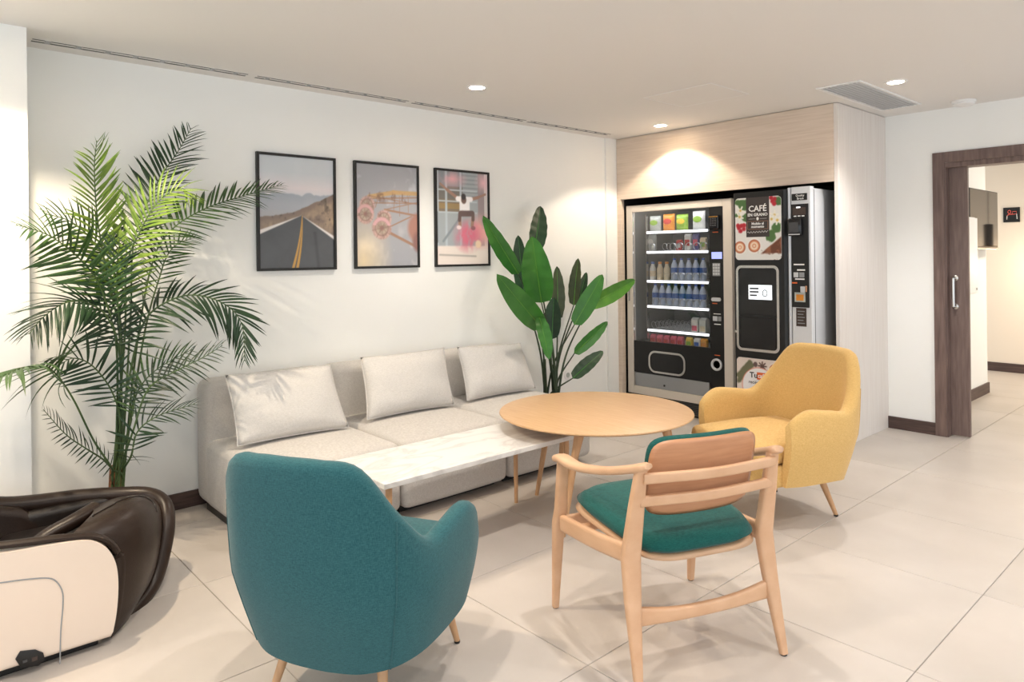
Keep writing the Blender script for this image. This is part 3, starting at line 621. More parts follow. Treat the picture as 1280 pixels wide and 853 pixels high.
for (ya, yb), fn, lab in (((1.635, 2.150), road, 'black-framed picture of a desert road with a yellow centre line'), ((2.283, 2.792), wheel, 'black-framed picture of a ferris wheel against clouds'), ((2.930, 3.440), jump, 'black-framed picture of a jumping figure in pink smoke')):
    z0, z1 = 1.305, 2.020; X = XL+.024; b = .016
    t = thing('framed_picture', lab, 'picture', (XL, (ya+yb)/2, z0), group='three framed pictures over the sofa')
    for a_, b_ in (((ya, z0), (ya+b, z1)), ((yb-b, z0), (yb, z1)), ((ya+b, z0), (yb-b, z0+b)), ((ya+b, z1-b), (yb-b, z1))): box('frame_rail', (XL+.001, a_[0], a_[1]), (X, b_[0], b_[1]), 'frame_black', t, .001)
    box('backing', (XL+.001, ya+b, z0+b), (XL+.014, yb-b, z1-b), 'frame_black', t)
    painted('print', fn, (XL+.0145, ya+b, z0+b), (0, yb-ya-2*b, 0), (0, 0, z1-z0-2*b), 110, 154, 'print', t)

# ------------------------------------------------------------ snack vending machine
VX0, VX1, VY = -4.022, -2.962, 5.0
vm = thing('vending_machine', 'tall glass-fronted snack vending machine in the wall niche', 'vending machine', ((VX0+VX1)/2, VY+.35, 0))
for a_, b_ in ([((VX0+.005, 5.045, .09), (VX0+.03, 5.72, 1.812)), ((VX1-.03, 5.045, .09), (VX1-.005, 5.72, 1.812)), ((VX0+.03, 5.045, 1.785), (VX1-.03, 5.72, 1.812)), ((VX0+.03, 5.045, .09), (VX1-.03, 5.72, .12)), ((VX0+.03, 5.69, .12), (VX1-.03, 5.72, 1.785))]): box('cabinet_panel', a_, b_, 'dark_grey', vm)
IX0, IX1 = -3.957, -3.168
for a_, b_ in [((VX0+.031, 5.66, .60), (IX1+.03, 5.688, 1.784)), ((IX1+.03, 5.08, .30), (IX1+.04, 5.688, 1.784)), ((VX0+.031, 5.06, .60), (VX0+.04, 5.66, 1.784)), ((VX0+.031, 5.08, .545), (IX1+.03, 5.688, .555))]: box('inner_liner', a_, b_, 'interior', vm)
zl, zh = .128, 1.818
for a, b in (((VX0, zl), (IX0, zh)), ((-3.04, zl), (VX1, zh)), ((IX0, 1.758), (-3.04, zh)), ((IX0, zl), (-3.04, .198))): box('door_frame', (a[0], VY, a[1]), (b[0], 5.044, b[1]), 'vm_frame', vm, .004)
box('glass_pane', (IX0+.001, 5.012, .605), (IX1, 5.018, 1.757), 'glass', vm)
pn = box('control_panel', (IX1, 5.004, .199), (-3.041, 5.04, 1.757), 'black', vm, .002)
lp = box('lower_panel', (IX0+.001, 5.006, .322), (IX1, 5.04, .604), 'black', vm, .002)
ring('delivery_flap_rim', rrect(-3.785, -3.405, .338, .532, .07), rrect(-3.768, -3.422, .355, .515, .055), 4.992, 5.006, 'chrome', vm)
prism('delivery_flap', rrect(-3.768, -3.422, .355, .515, .055), 4.998, 5.006, 'black_gloss', vm, axis='y')
box('kick_window', (IX0+.012, 5.008, .20), (IX1-.02, 5.03, .318), 'grey_panel', vm, .002); lathe('lock', [(.009, -.002), (.009, .004)], 'black', vm, (-3.63, 5.006, .235), 14, ax='y')
boxes('base', [((VX0+.02, 5.03, 0), (VX1-.02, 5.7, .127))], 'black', vm)
for i in range(7): box('louvre', (VX0+.05, 5.024, .018+i*.015), (VX1-.05, 5.031, .025+i*.015), 'dark_grey', vm)
sweep('door_lock_handle', [(VX0+.03, 4.994, .96), (VX0+.03, 4.994, 1.06)], .012, .006, 'chrome', vm, n=8, ex=4)
# control panel details
cx_ = -3.10
kp = box('card_reader', (cx_-.055, 4.972, 1.575), (cx_+.035, 5.004, 1.69), 'black_gloss', vm, .008)
for i in range(4):
    for j in range(3): box('key', (cx_-.038+j*.02, 4.970, 1.60+i*.018), (cx_-.024+j*.02, 4.973, 1.612+i*.018), 'dark_grey', kp)
box('reader_arc', (cx_-.05, 4.969, 1.672), (cx_+.03, 4.973, 1.68), 'brass', kp)
box('reader_mark', (cx_-.035, 5.0025, 1.548), (cx_+.015, 5.0042, 1.555), 'orange_ink', vm)
box('display', (cx_-.045, 5.0, 1.335), (cx_+.048, 5.0045, 1.39), 'lcd', vm); box('keypad', (cx_-.038, 4.999, 1.195), (cx_+.032, 5.0045, 1.30), 'grey_panel', vm, .002)
for i in range(4):
    for j in range(3): box('key', (cx_-.032+j*.022, 4.9965, 1.205+i*.024), (cx_-.016+j*.022, 4.9995, 1.222+i*.024), 'silver', vm)
prism('coin_slot', rrect(cx_-.05, cx_+.035, .99, 1.02, .014), 4.994, 5.004, 'silver', vm, axis='y'); box('coin_text', (cx_-.045, 5.0025, .968), (cx_, 5.0042, .976), 'orange_ink', vm)
box('bill_entry', (cx_-.04, 4.998, .83), (cx_+.0, 5.004, .868), 'silver', vm, .002); box('bill_entry', (cx_+.006, 4.998, .83), (cx_+.036, 5.004, .868), 'grey_panel', vm, .002); box('bill_text', (cx_-.035, 5.0025, .885), (cx_+.03, 5.0042, .89), 'white_ink', vm); box('bill_text', (cx_-.03, 5.0025, .80), (cx_+.03, 5.0042, .807), 'white_ink', vm)
lathe('coin_return_cup', [(.05, .004), (.05, -.008), (.042, -.012), (.034, -.008), (.03, .002)], 'silver', vm, (cx_-.01, 5.002, .475), 28, ax='y'); lathe('coin_return_bowl', [(0, .001), (.031, .001)], 'dark_grey', vm, (cx_-.01, 5.002, .475), 28, ax='y'); box('coin_return_text', (cx_-.03, 5.0025, .548), (cx_+.02, 5.0042, .554), 'orange_ink', vm)
# shelves (inside, front at SY)
SY = 5.13
def zin(px, py): return aty(px, py, SY)[2]
def xin(px, y=SY): return aty(px, 330, y)[0]
SHZ = [aty(846, y, SY)[2] for y in (288, 313.5, 351, 383.5, 414, 434.5)]
SX0, SX1 = xin(809), xin(885.5)
for z in SHZ:
    box('shelf', (SX0, SY, z-.014), (SX1, 5.62, z-.002), 'silver_paint', vm)
    box('price_rail', (SX0, SY-.008, z-.022), (SX1, SY, z-.001), 'white_lit', vm, .002)
mat('tube_lit', C(250, 250, 255), .5, emit=9); box('light_tube', (IX0+.06, 5.06, 1.762), (IX1-.02, 5.09, 1.775), 'tube_lit', vm)
box('side_rail', (SX0-.016, SY, .61), (SX0-.008, 5.16, 1.74), 'chrome', vm)
coilme = {}
def coil(x, z, full=False):
    """wire spiral; in front of a product only its first turns show"""
    if full not in coilme:
        turns, ln = (5, .30) if full else (1.6, .014); n = 84 if full else 34
        pth = [(.033*math.cos(a), ln*k/n, .034+.033*math.sin(a)) for k, a in enumerate(np.linspace(0, 2*math.pi*turns, n))]
        V, Fc = sweep_vf(pth, .0024, None, n=5, up=(0, 1, .01)); o = raw('coil', V, Fc, 'coil', vm); coilme[full] = o.data
    else: o = link('coil', coilme[full], 'coil', vm)
    o.location = (x, SY-.002, z)
# product kinds, each built once and copied
PROTO = {}
def product(kind, x, y, z, m, label, cat, group=None, h=.15, wd=.07, cap=None):
    key = (kind, m, h, wd)
    t = thing(kind, label, cat, (x, y, z), group=group, local=True)
    if key in PROTO:
        for nm, me, mm in PROTO[key]: link(nm, me, mm, t)
        return t
    objs = []
    if kind == 'snack_bag':
        def Pp(u, v, s):
            a, b = 2*u-1, 2*v-1; d = .028*((1-a**4)*max(0, 1-abs(b)**5))**.6*s; return (a*wd/2*(1-.06*(1-b*b)), d, h*v)
        V = []; nu, nv = 11, 13
        for s in (1, -1): V += [Pp(i/(nu-1), j/(nv-1), s) for j in range(nv) for i in range(nu)]
        Fc = [[s*nu*nv+j*nu+i, s*nu*nv+j*nu+i+1, s*nu*nv+(j+1)*nu+i+1, s*nu*nv+(j+1)*nu+i] for s in (0, 1) for j in range(nv-1) for i in range(nu-1)]
        objs.append(raw('pouch', V, Fc, m, t)); pr2 = cap or 'p_white'
        V2 = [(wd*.33*math.cos(a), -.030, h*.55+h*.17*math.sin(a)) for a in np.linspace(0, 2*math.pi, 17)[:-1]]+[(wd*.33*math.cos(a), -.022, h*.55+h*.17*math.sin(a)) for a in np.linspace(0, 2*math.pi, 17)[:-1]]
        objs.append(raw('emblem', V2, [list(range(16))]+[[i, (i+1) % 16, 16+(i+1) % 16, 16+i] for i in range(16)], pr2, t))
    elif kind == 'water_bottle':
        r = wd/2; objs.append(lathe('bottle_body', [(r*.9, 0), (r, .01), (r*.94, h*.3), (r, h*.35), (r, h*.6), (r*.85, h*.72), (r*.42, h*.88), (r*.40, h*.93)], m, t, n=16)); objs.append(lathe('cap', [(r*.46, h*.92), (r*.46, h), (0, h)], 'cap_blue', t, n=14)); objs.append(lathe('label_band', [(r*1.02, h*.36), (r*1.02, h*.58)], cap or 'p_blue', t, n=16))
    elif kind == 'drink_bottle':
        r = wd/2; objs.append(lathe('bottle_body', [(r*.9, 0), (r, .008), (r, h*.62), (r*.5, h*.84), (r*.5, h*.9)], m, t, n=16)); objs.append(lathe('cap', [(r*.56, h*.88), (r*.56, h), (0, h)], cap or 'p_white', t, n=14)); objs.append(lathe('label_band', [(r*1.02, h*.2), (r*1.02, h*.5)], 'p_cream', t, n=16))
    elif kind == 'drink_carton':
        objs.append(box('carton_body', (-wd/2, -wd/2, 0), (wd/2, wd/2, h*.86), m, t, .003)); objs.append(prism('gable', [(-wd/2, h*.86), (wd/2, h*.86), (wd*.08, h), (-wd*.08, h)], -wd/2, wd/2, 'p_white', t)); objs.append(box('front_print', (-wd*.4, -wd/2-.0015, h*.1), (wd*.4, -wd/2, h*.45), cap or 'p_pink', t))
    else:  # snack_pack
        objs.append(box('wrapper', (-wd/2, -.02, 0), (wd/2, .02, h), m, t, .008, 3)); objs.append(box('crimp', (-wd/2, -.003, h-.004), (wd/2, .003, h+.010), m, t)); objs.append(box('front_print', (-wd*.36, -.0225, h*.3), (wd*.36, -.0195, h*.7), cap or 'p_white', t, .001))
    PROTO[key] = [(o.name.split('.')[0], o.data, None) for o in objs]
    return t
yb_ = SY+.05
for px, m, lab, hh, cp in ((820, 'p_gray', 'white and green snack bag, leftmost on the top vending shelf', .14, 'p_green'), (837, 'p_orange', 'orange snack bag on the top vending shelf', .15, 'p_red'), (853.5, 'p_green', 'yellow-green snack bag on the top vending shelf', .14, 'p_yellow'), (874.5, 'p_white', 'green and white snack bag, rightmost on the top vending shelf', .16, 'p_green')):
    product('snack_bag', xin(px, yb_), yb_, SHZ[0], m, lab, 'snack bag', 'snack bags in the vending machine', hh, .125, cp)
for px, m, lab, hh, ww, cp in ((850, 'p_red', 'small red snack pack on the second vending shelf', .085, .055, 'p_white'), (861, 'p_white', 'tall white and red snack pack on the second vending shelf', .135, .065, 'p_red'), (871, 'p_purple', 'purple snack pack on the second vending shelf', .135, .06, 'p_pink'), (880, 'p_cream', 'cream and green snack pack at the right of the second vending shelf', .10, .06, 'p_green')):
    product('snack_pack', xin(px, yb_), yb_, SHZ[1], m, lab, 'snack pack', 'snack packs on the second vending shelf', hh, ww, cp)
product('snack_bag', xin(816, yb_+.02), yb_+.02, SHZ[1], 'p_gray', 'grey-white snack bag at the left of the second vending shelf', 'snack bag', 'snack bags in the vending machine', .15, .085, 'p_white')
for px in (815, 830, 841, 850, 861, 871, 880): coil(xin(px), SHZ[1], 822 < px < 836)
product('drink_bottle', xin(816, yb_), yb_, SHZ[2], 'p_white', 'white drink bottle, leftmost on the third vending shelf', 'bottle', 'drink bottles in the vending machine', .165, .058, 'p_blue')
for px, lab in ((825, 'orange-capped juice bottle beside the white bottle on the third vending shelf'), (833.5, 'orange-capped juice bottle next to the water bottles on the third vending shelf')): product('drink_bottle', xin(px, yb_), yb_, SHZ[2], 'p_cream', lab, 'bottle', 'drink bottles in the vending machine', .165, .0581, 'p_orange')
ORD8 = ['leftmost', 'second from the left', 'third from the left', 'fourth from the left', 'fourth from the right', 'third from the right', 'second from the right', 'rightmost']
ORD5 = ['leftmost', 'second from the left', 'middle', 'second from the right', 'rightmost']
for k, px in enumerate((843, 852, 861, 870, 879)): product('water_bottle', xin(px, yb_), yb_, SHZ[2], 'water', '%s of the five water bottles on the third vending shelf' % ORD5[k], 'bottle', 'water bottles on the third vending shelf', .195, .062, 'p_blue'); coil(xin(px), SHZ[2])
for k in range(8): px = 819+8.45*k; product('water_bottle', xin(px, yb_), yb_, SHZ[3], 'water', '%s of the eight water bottles on the fourth vending shelf' % ORD8[k], 'bottle', 'water bottles on the fourth vending shelf', .195, .062, 'p_blue'); coil(xin(px), SHZ[3])
for px in (815, 823.5, 832, 841, 849.5, 858): coil(xin(px), SHZ[4], px < 855)
for px, lab, cp in ((869.5, 'white and pink drink carton on the fifth vending shelf', 'p_pink'), (879.5, 'white and cream drink carton at the right of the fifth vending shelf', 'p_cream')): product('drink_carton', xin(px, yb_), yb_, SHZ[4], 'p_white', lab, 'carton', 'drink cartons in the vending machine', .125, .062+.0001*(px > 875), cp)
for k, px in enumerate((816, 824.5, 833, 841.5, 850)): product('snack_pack', xin(px, yb_), yb_, SHZ[5], 'p_pink', '%s of the five pink snack packs on the bottom vending shelf' % ORD5[k], 'snack pack', 'pink snack packs on the bottom vending shelf', .082, .058, 'p_red')
for px, m, lab, cp in ((861, 'p_yellow', 'yellow snack pack on the bottom vending shelf', 'p_green'), (871, 'p_white', 'white and blue snack pack on the bottom vending shelf', 'p_blue'), (879.5, 'p_amber', 'orange snack pack at the right of the bottom vending shelf', 'p_orange')): product('snack_pack', xin(px, yb_), yb_, SHZ[5], m, lab, 'snack pack', 'assorted packs on the bottom vending shelf', .082, .06, cp)

# ------------------------------------------------------------ coffee machine
CY0 = 4.985; X0, XM, X1 = -2.938, -2.50, -2.318
cm = thing('coffee_machine', 'black and silver coffee vending machine with a poster, right of the snacks', 'vending machine', (-2.63, 5.3, 0))
box('body', (X0+.008, CY0+.06, .02), (X1-.006, 5.70, 1.85), 'silver_paint', cm, .004)
prism('black_door', [(X0, CY0+.06), (X0, CY0+.012), (X0+.012, CY0), (XM-.02, CY0), (XM, CY0+.02), (XM, CY0+.06)], .05, 1.852, 'black', cm, axis='z')
prism('curved_trim', [(XM, CY0+.06), (XM, CY0+.022), (XM+.012, CY0+.008), (XM+.028, CY0+.012), (XM+.034, CY0+.03), (XM+.034, CY0+.06)], .05, 1.86, 'silver', cm, axis='z')
box('service_column', (XM+.036, CY0+.006, .05), (X1, CY0+.06, 1.862), 'silver_paint', cm, .004)
for fx, fy in ((X0+.05, CY0+.1), (X1-.12, CY0+.1), (X0+.05, 5.6), (X1-.12, 5.6)): lathe('foot', [(.03, -.0545), (.03, .005), (.02, .02)], 'black', cm, (fx+.035, fy+.03, 0), 16)
def cafe(u, v):
    c = np.zeros(u.shape+(3,)); c[:] = np.array([236, 234, 230]); n = fbm(u, v, 16, 71); A = 1.29
    def blob(x, y, r, col, w_=.03, k=1.): put(c, soft(np.hypot(u-x, (v-y)*A)-r*(.75+.5*n), w_)*k, col)
    for x, y, r in ((.18, .88, .12), (.24, .68, .08), (.06, .93, .06), (.95, .92, .09), (.90, .50, .10), (.78, .36, .10), (.80, .42, .07), (.05, .72, .05)): blob(x, y, r, (78, 116, 62))
    for x, y in ((.12, .80), (.10, .70), (.86, .70), (.80, .64), (.92, .62)):
        for k in range(5): a = k*1.256+x*9; put(c, soft(seg(u, v, (x, y), (x+.08*math.cos(a), y+.065*math.sin(a)), A)-.018, .02), (246, 242, 232))
        blob(x, y, .025, (214, 180, 90))
    for x, y in ((.08, .52), (.14, .55), (.19, .50), (.12, .47), (.06, .56), (.82, .92), (.87, .95), (.86, .88), (.80, .97), (.20, .56)): blob(x, y, .045, (184, 34, 48))
    for x, y, r in ((.10, .205, .125), (.42, .225, .13)):
        d = np.hypot(u-x, (v-y)*A); put(c, soft(d-r*1.22, .02), (246, 242, 238)); put(c, soft(d-r, .02), (176, 92, 60)); put(c, soft(d-r*.86, .02), (214, 140, 100)); put(c, soft(abs(d-r*.5)-.02, .02), (244, 222, 200)); put(c, soft(d-r*.2, .02), (240, 214, 190))
    m = soft(v-(.12+.24*(u-.6)/.4), .03)*soft(.60-u-.10*n, .08)*soft(.07+.06*n-v, .03); put(c, np.clip(m, 0, 1), (112, 66, 46)); put(c, np.clip(m, 0, 1)*np.clip(n*4-1.9, 0, 1), (160, 100, 70)); put(c, np.clip(fbm(u, v, 22, 81)*6-3.9, 0, 1)*(u > .5)*(v < .16), (90, 52, 40))
    put(c, ((u > .245)*(u < .755)*(v > .365)).astype(float), (62, 54, 52)); return c
def poster(name, x0, x1, z0, z1, fn, nu, nv):
    r = .03; p = prism(name, rrect(x0, x1, z0, z1, r), CY0-.004, CY0, 'white_ink', cm, axis='y')
    W_, H_ = x1-x0, z1-z0
    P = painted('print', fn, (x0, CY0-.0046, z0), (W_, 0, 0), (0, 0, H_), nu, nv, 'print_matte', p)
    bm = bmesh.new(); bm.from_mesh(P.data); dele = []
    for f in bm.faces:
        c_ = f.calc_center_median(); dx = max(abs(c_.x-(x0+x1)/2)-(W_/2-r), 0); dz = max(abs(c_.z-(z0+z1)/2)-(H_/2-r), 0)
        if math.hypot(dx, dz) > r: dele.append(f)
    bmesh.ops.delete(bm, geom=dele, context='FACES'); bm.to_mesh(P.data); bm.free(); return p
PX0, PX1, PZ0, PZ1 = -2.917, -2.538, 1.325, 1.808
po = poster('poster', PX0, PX1, PZ0, PZ1, cafe, 140, 180)
pcx = (PX0+PX1)/2; ty = CY0-.0052; pw, ph_ = PX1-PX0, PZ1-PZ0
text('CAFÉ', .064, pcx, PZ0+ph_*.815, ty, 'white_ink', po, bold=.0012); text('EN GRANO', .032, pcx, PZ0+ph_*.72, ty, 'white_ink', po, bold=.0008)
for a, b in ((-.075, -.02), (.02, .075)): box('rule', (pcx+a, ty, PZ0+ph_*.655), (pcx+b, ty+.0004, PZ0+ph_*.658), 'white_ink', po)
prism('bean_icon', [(pcx+.010*math.cos(a), PZ0+ph_*.657+.013*math.sin(a)) for a in np.linspace(0, 2*math.pi, 17)[:-1]], ty, ty+.0005, 'white_ink', po, axis='y')
ring('text_frame', [(pcx-.085, PZ0+ph_*.49), (pcx+.085, PZ0+ph_*.49), (pcx+.085, PZ0+ph_*.62), (pcx-.085, PZ0+ph_*.62)], [(pcx-.083, PZ0+ph_*.494), (pcx+.083, PZ0+ph_*.494), (pcx+.083, PZ0+ph_*.616), (pcx-.083, PZ0+ph_*.616)], ty, ty+.0004, 'ply', po)
text('Molido al', .027, pcx, PZ0+ph_*.578, ty, 'white_ink', po, bold=.0008); text('momento', .027, pcx, PZ0+ph_*.53, ty, 'white_ink', po, bold=.0008)
sweep('script_line', [(pcx-.085+.17*q, ty, PZ0+ph_*.44+.006*math.sin(q*46)+.006*q) for q in np.linspace(0, 1, 60)], .0013, .0005, 'white_ink', po, n=5, up=(0, 1, 0))
ring('window_rim', rrect(-2.912, -2.557, .618, 1.283, .045), rrect(-2.893, -2.576, .638, 1.263, .03), CY0-.012, CY0, 'chrome', cm)
box('window_recess', (-2.893, CY0-.002, .64), (-2.576, CY0-.0005, 1.262), 'black_gloss', cm); box('cup_door', (-2.868, CY0-.006, .655), (-2.59, CY0-.002, .88), 'dark_grey' if False else 'black_gloss', cm, .002); box('cup_ledge', (-2.892, CY0-.008, .885), (-2.577, CY0-.002, .897), 'black', cm, .001)
sc_ = box('touch_display', (-2.81, CY0-.004, 1.02), (-2.618, CY0-.0021, 1.132), 'screen_lit', cm)
for z, a, b in ((1.098, -2.80, -2.725), (1.072, -2.80, -2.725), (1.045, -2.80, -2.74)): box('display_bar', (a, CY0-.0046, z), (b, CY0-.004, z+.013), 'dark_grey', sc_)
ring('display_icon', [(-2.675+.022*math.cos(a), 1.07+.028*math.sin(a)) for a in np.linspace(0, 2*math.pi, 17)[:-1]], [(-2.675+.016*math.cos(a), 1.07+.022*math.sin(a)) for a in np.linspace(0, 2*math.pi, 17)[:-1]], CY0-.0047, CY0-.004, 'black_ink', sc_)
lathe('door_lock', [(.011, .0), (.011, -.004), (.008, -.006), (0, -.006)], 'chrome', cm, (-2.925, CY0, .76), 16, ax='y')
def tucafe(u, v):
    c = np.zeros(u.shape+(3,)); c[:] = np.array([226, 212, 204]); n = fbm(u, v, 14, 91); A = 1.0
    for p, q, w_ in (((.06, .62), (.30, .90), .06), ((.12, .58), (.36, .86), .04), ((.05, .5), (.2, .75), .05)): put(c, soft(seg(u, v, p, q, A)-w_*(.7+.6*n), .03), (112, 112, 84))
    put(c, soft(np.hypot((u-.42)*1.2, v-.88)-.055, .02), (104, 82, 80))
    for k in range(8): a = k*math.pi/4; put(c, soft(seg(u, v, (.57, .86), (.57+.085*math.cos(a), .86+.085*math.sin(a)), A)-.014, .015), (92, 66, 58))
    d = np.hypot(u-.84, v-.80); put(c, soft(d-.15, .02), (238, 226, 214)); put(c, soft(d-.125, .02), (186, 106, 72)); put(c, soft(d-.10, .02), (232, 176, 140)); put(c, soft(abs(d-.05)-.015, .02), (190, 110, 76))
    d = np.hypot(u-.5, v-.44); put(c, soft(d-.385, .02), (214, 130, 110)); put(c, soft(d-.37, .02), (238, 236, 238)); put(c, soft(v-.06, .03), (120, 84, 62)); return c
QZ0, QZ1 = .19, .562
p2 = poster('round_poster', -2.918, -2.54, QZ0, QZ1, tucafe, 90, 90)
text('Tu', .060, -2.775, QZ0+.242, ty, 'black_ink', p2, bold=.0012); box('orange_patch', (-2.748, ty, QZ0+.212), (-2.664, ty+.0004, QZ0+.269), 'orange_ink', p2); text('café', .046, -2.706, QZ0+.242, ty-.0006, 'white_ink', p2, bold=.0008)
text('recién hecho', .034, -2.729, QZ0+.188, ty, 'black_ink', p2, bold=.0004)
# service column
sy = CY0+.006
np_ = box('name_plate', (-2.458, sy-.004, 1.762), (-2.342, sy, 1.812), 'black', cm, .001); text('Quality', .022, -2.395, 1.797, sy-.0045, 'white_ink', np_); text('Break', .022, -2.392, 1.775, sy-.0045, 'white_ink', np_)
md = box('payment_module', (-2.462, sy-.010, .975), (-2.333, sy, 1.735), 'black', cm, .002); my = sy-.010
box('hatch', (-2.448, my-.002, 1.655), (-2.35, my, 1.71), 'brown_ink', md); box('hatch_light', (-2.42, my-.003, 1.706), (-2.39, my-.001, 1.714), 'white_lit', md)
rd = box('card_reader', (-2.475, my-.035, 1.50), (-2.372, my, 1.63), 'black_gloss', md, .012); box('reader_screen', (-2.460, my-.0365, 1.525), (-2.392, my-.0345, 1.60), 'dark_grey', rd); box('reader_bar', (-2.465, my-.037, 1.508), (-2.38, my-.034, 1.515), 'silver', rd)
for i in range(3): box('reader_mark', (-2.44+.03*i, my-.002, 1.642), (-2.42+.03*i, my-.0005, 1.65), 'white_ink', md)
for z, a, b, m_ in ((1.285, -2.445, -2.365, 'white_ink'), (1.245, -2.42, -2.36, 'white_ink'), (1.178, -2.435, -2.365, 'white_ink'), (1.15, -2.46, -2.42, 'orange_ink')): box('printed_line', (a, my-.001, z), (b, my, z+.010), m_, md)
box('coin_button', (-2.446, my-.004, 1.195), (-2.41, my, 1.232), 'silver', md, .002); box('coin_button', (-2.404, my-.004, 1.195), (-2.365, my, 1.232), 'grey_panel', md, .002)
box('coin_slot', (-2.395, my-.006, 1.085), (-2.36, my, 1.13), 'silver', md, .004); box('coin_lever', (-2.358, my-.008, 1.09), (-2.346, my, 1.135), 'ply', md, .003)
st = box('sticker', (-2.44, my-.0015, 1.015), (-2.36, my, 1.085), 'p_gray', md); box('sticker_print', (-2.428, my-.002, 1.025), (-2.372, my-.001, 1.07), 'p_orange', st)
ds = box('dark_sticker', (-2.435, sy-.001, .835), (-2.358, sy, .97), 'brown_ink', cm)
for i in range(5): box('sticker_line', (-2.425, sy-.0016, .855+i*.022), (-2.37-.01*(i % 2), sy-.0009, .861+i*.022), 'grey_panel', ds)
box('side_hinge', (X1-.001, CY0+.058, .06), (X1+.001, CY0+.064, 1.84), 'dark_grey', cm)

cmS = .962; cm.matrix_basis = Matrix.Translation((0, 0, CH*(1-cmS))) @ Matrix.Scale(cmS, 4) @ cm.matrix_basis
# ------------------------------------------------------------ massage chair
mc = thing('massage_chair', 'brown leather massage chair with cream side panels in the near left corner', 'massage chair', (-3.17, .1, 0))
MX = -2.82; FX = -3.545
def mp_(x, y): p = atx(x, y, MX); return (p[1], max(.03, p[2]))
outl = [mp_(*p) for p in ((140, 803), (146, 765), (148, 730), (145, 705), (136, 688), (122, 678.5), (104, 676), (60, 682), (0, 692))]
outl += [(.0, .475), (-.35, .55), (-.62, .52), (-.70, .30), (-.62, .05)]
outl = [tuple(p) for p in spline([(p[0], p[1], 0) for p in outl[:10]], 40)[:, :2]]+outl[10:]
def mirror_panel(x0, x1, nm, f=1.): return prism(nm, [(p[0], p[1]*f) for p in outl], x0, x1, 'cream_panel', mc, bev=.018, seg=4)
sp_ = mirror_panel(MX, MX-.05, 'side_panel'); mirror_panel(FX+.05, FX, 'side_panel', .86)
sm_ = [atx(x, y, MX+.001) for x, y in ((0, 729), (30, 725), (58, 723), (70, 727), (78, 740), (78.5, 760), (76, 790), (75, 830))]
sweep('panel_seam', spline(sm_, 30), .0022, None, 'grey_panel', sp_, n=6, up=(1, 0, 0))
sw = [atx(x, y, MX) for x, y in ((19, 824), (25, 814), (44, 812), (54, 816), (56, 824), (48, 832), (26, 835))]
swp = prism('power_socket', [(p[1], p[2]) for p in sw], MX-.001, MX+.006, 'black', sp_, bev=.002)
p_ = atx(43, 823, MX); box('rocker_switch', (MX+.005, p_[1]-.008, p_[2]-.007), (MX+.008, p_[1]+.008, p_[2]+.007), 'brown_ink', swp, .001); p_ = atx(31, 826, MX); box('fuse', (MX+.005, p_[1]-.006, p_[2]-.004), (MX+.008, p_[1]+.006, p_[2]+.004), 'dark_grey', swp)
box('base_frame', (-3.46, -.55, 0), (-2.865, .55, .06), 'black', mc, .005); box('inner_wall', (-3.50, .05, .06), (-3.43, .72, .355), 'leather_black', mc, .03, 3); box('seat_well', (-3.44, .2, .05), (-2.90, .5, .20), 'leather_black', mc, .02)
# leather tub: outer loft of cross-sections along y
def loft(name, secs, m, ang=60):
    n = len(secs[0]); V = [p for s in secs for p in s]; Fc = [[i*n+j, i*n+(j+1) % n, (i+1)*n+(j+1) % n, (i+1)*n+j] for i in range(len(secs)-1) for j in range(n)]
    Fc += [list(range(n)), [(len(secs)-1)*n+j for j in range(n)]]; return raw(name, V, Fc, m, mc, ang=ang)
def usec(y, dy, z0, z1, hw, wall, floor_z, cx=-3.185):
    """U section: two walls with rounded tops; dy leans the top forward"""
    out = []; r = wall/2
    def add(x, z): out.append((cx+x, y+dy*(z-z0)/max(.01, z1-z0), z))
    add(-hw+.05, z0); add(-hw, z0+.05); add(-hw, z1-r)
    for a in np.linspace(180, 0, 7)[1:-1]: add(-hw+r+r*math.cos(R(a)), z1-r+r*math.sin(R(a)))
    add(-hw+wall, z1-r); add(-hw+wall, floor_z+.03); add(-hw+wall+.03, floor_z); add(hw-wall-.03, floor_z); add(hw-wall, floor_z+.03); add(hw-wall, z1-r)
    for a in np.linspace(180, 0, 7)[1:-1]: add(hw-r+r*math.cos(R(a)), z1-r+r*math.sin(R(a)))
    add(hw, z1-r); add(hw, z0+.05); add(hw-.05, z0)
    return out
ys = [(-.60, 0, .06, .56), (-.2, .0, .06, .50), (.10, .01, .05, .445), (.28, .02, .045, .41), (.36, .03, .04, .38), (.42, .03, .05, .33)]
loft('leather_body', [usec(y, dy, a, b, .318, .075, max(a+.06, b-.30)) for y, dy, a, b in ys], 'leather')
# leg rest: padded near face spanned between the side panel's edge and the rim
cA = [atx(x, y, -2.865) for x, y in ((78, 680), (112, 679), (136, 690), (146, 715), (147, 745), (144, 775), (140, 797))]
cB = [atx(x, y, -2.95) for x, y in ((92, 660), (134, 648), (163, 655), (175, 682), (174, 714), (166, 748), (152, 783))]
cC = [atx(x, y, -3.08) for x, y in ((116, 641), (148, 627), (176, 624), (194, 640), (198, 676), (190, 722), (166, 764))]
cD = [atx(x, y, -3.34) for x, y in ((116, 634), (148, 622), (184, 620), (202, 636), (203, 670), (193, 716), (170, 758))]
cB = [(np.array(p)+np.array(q))/2+np.array([.035, .008, .022]) for p, q in zip(cA, cC)]
nt_ = 34; SA, SB, SC, SD = [spline(c, nt_) for c in (cA, cB, cC, cD)]
def padP(u, v):
    i = min(int(round(v*(nt_-1))), nt_-1); ctrl = [SA[i]-np.array([.01, 0, 0]), SA[i], SB[i], SC[i], SD[i]]; return spline(ctrl, 101)[int(round(u*100))]
gridsurf('calf_pad', padP, 24, nt_, 'leather', mc)
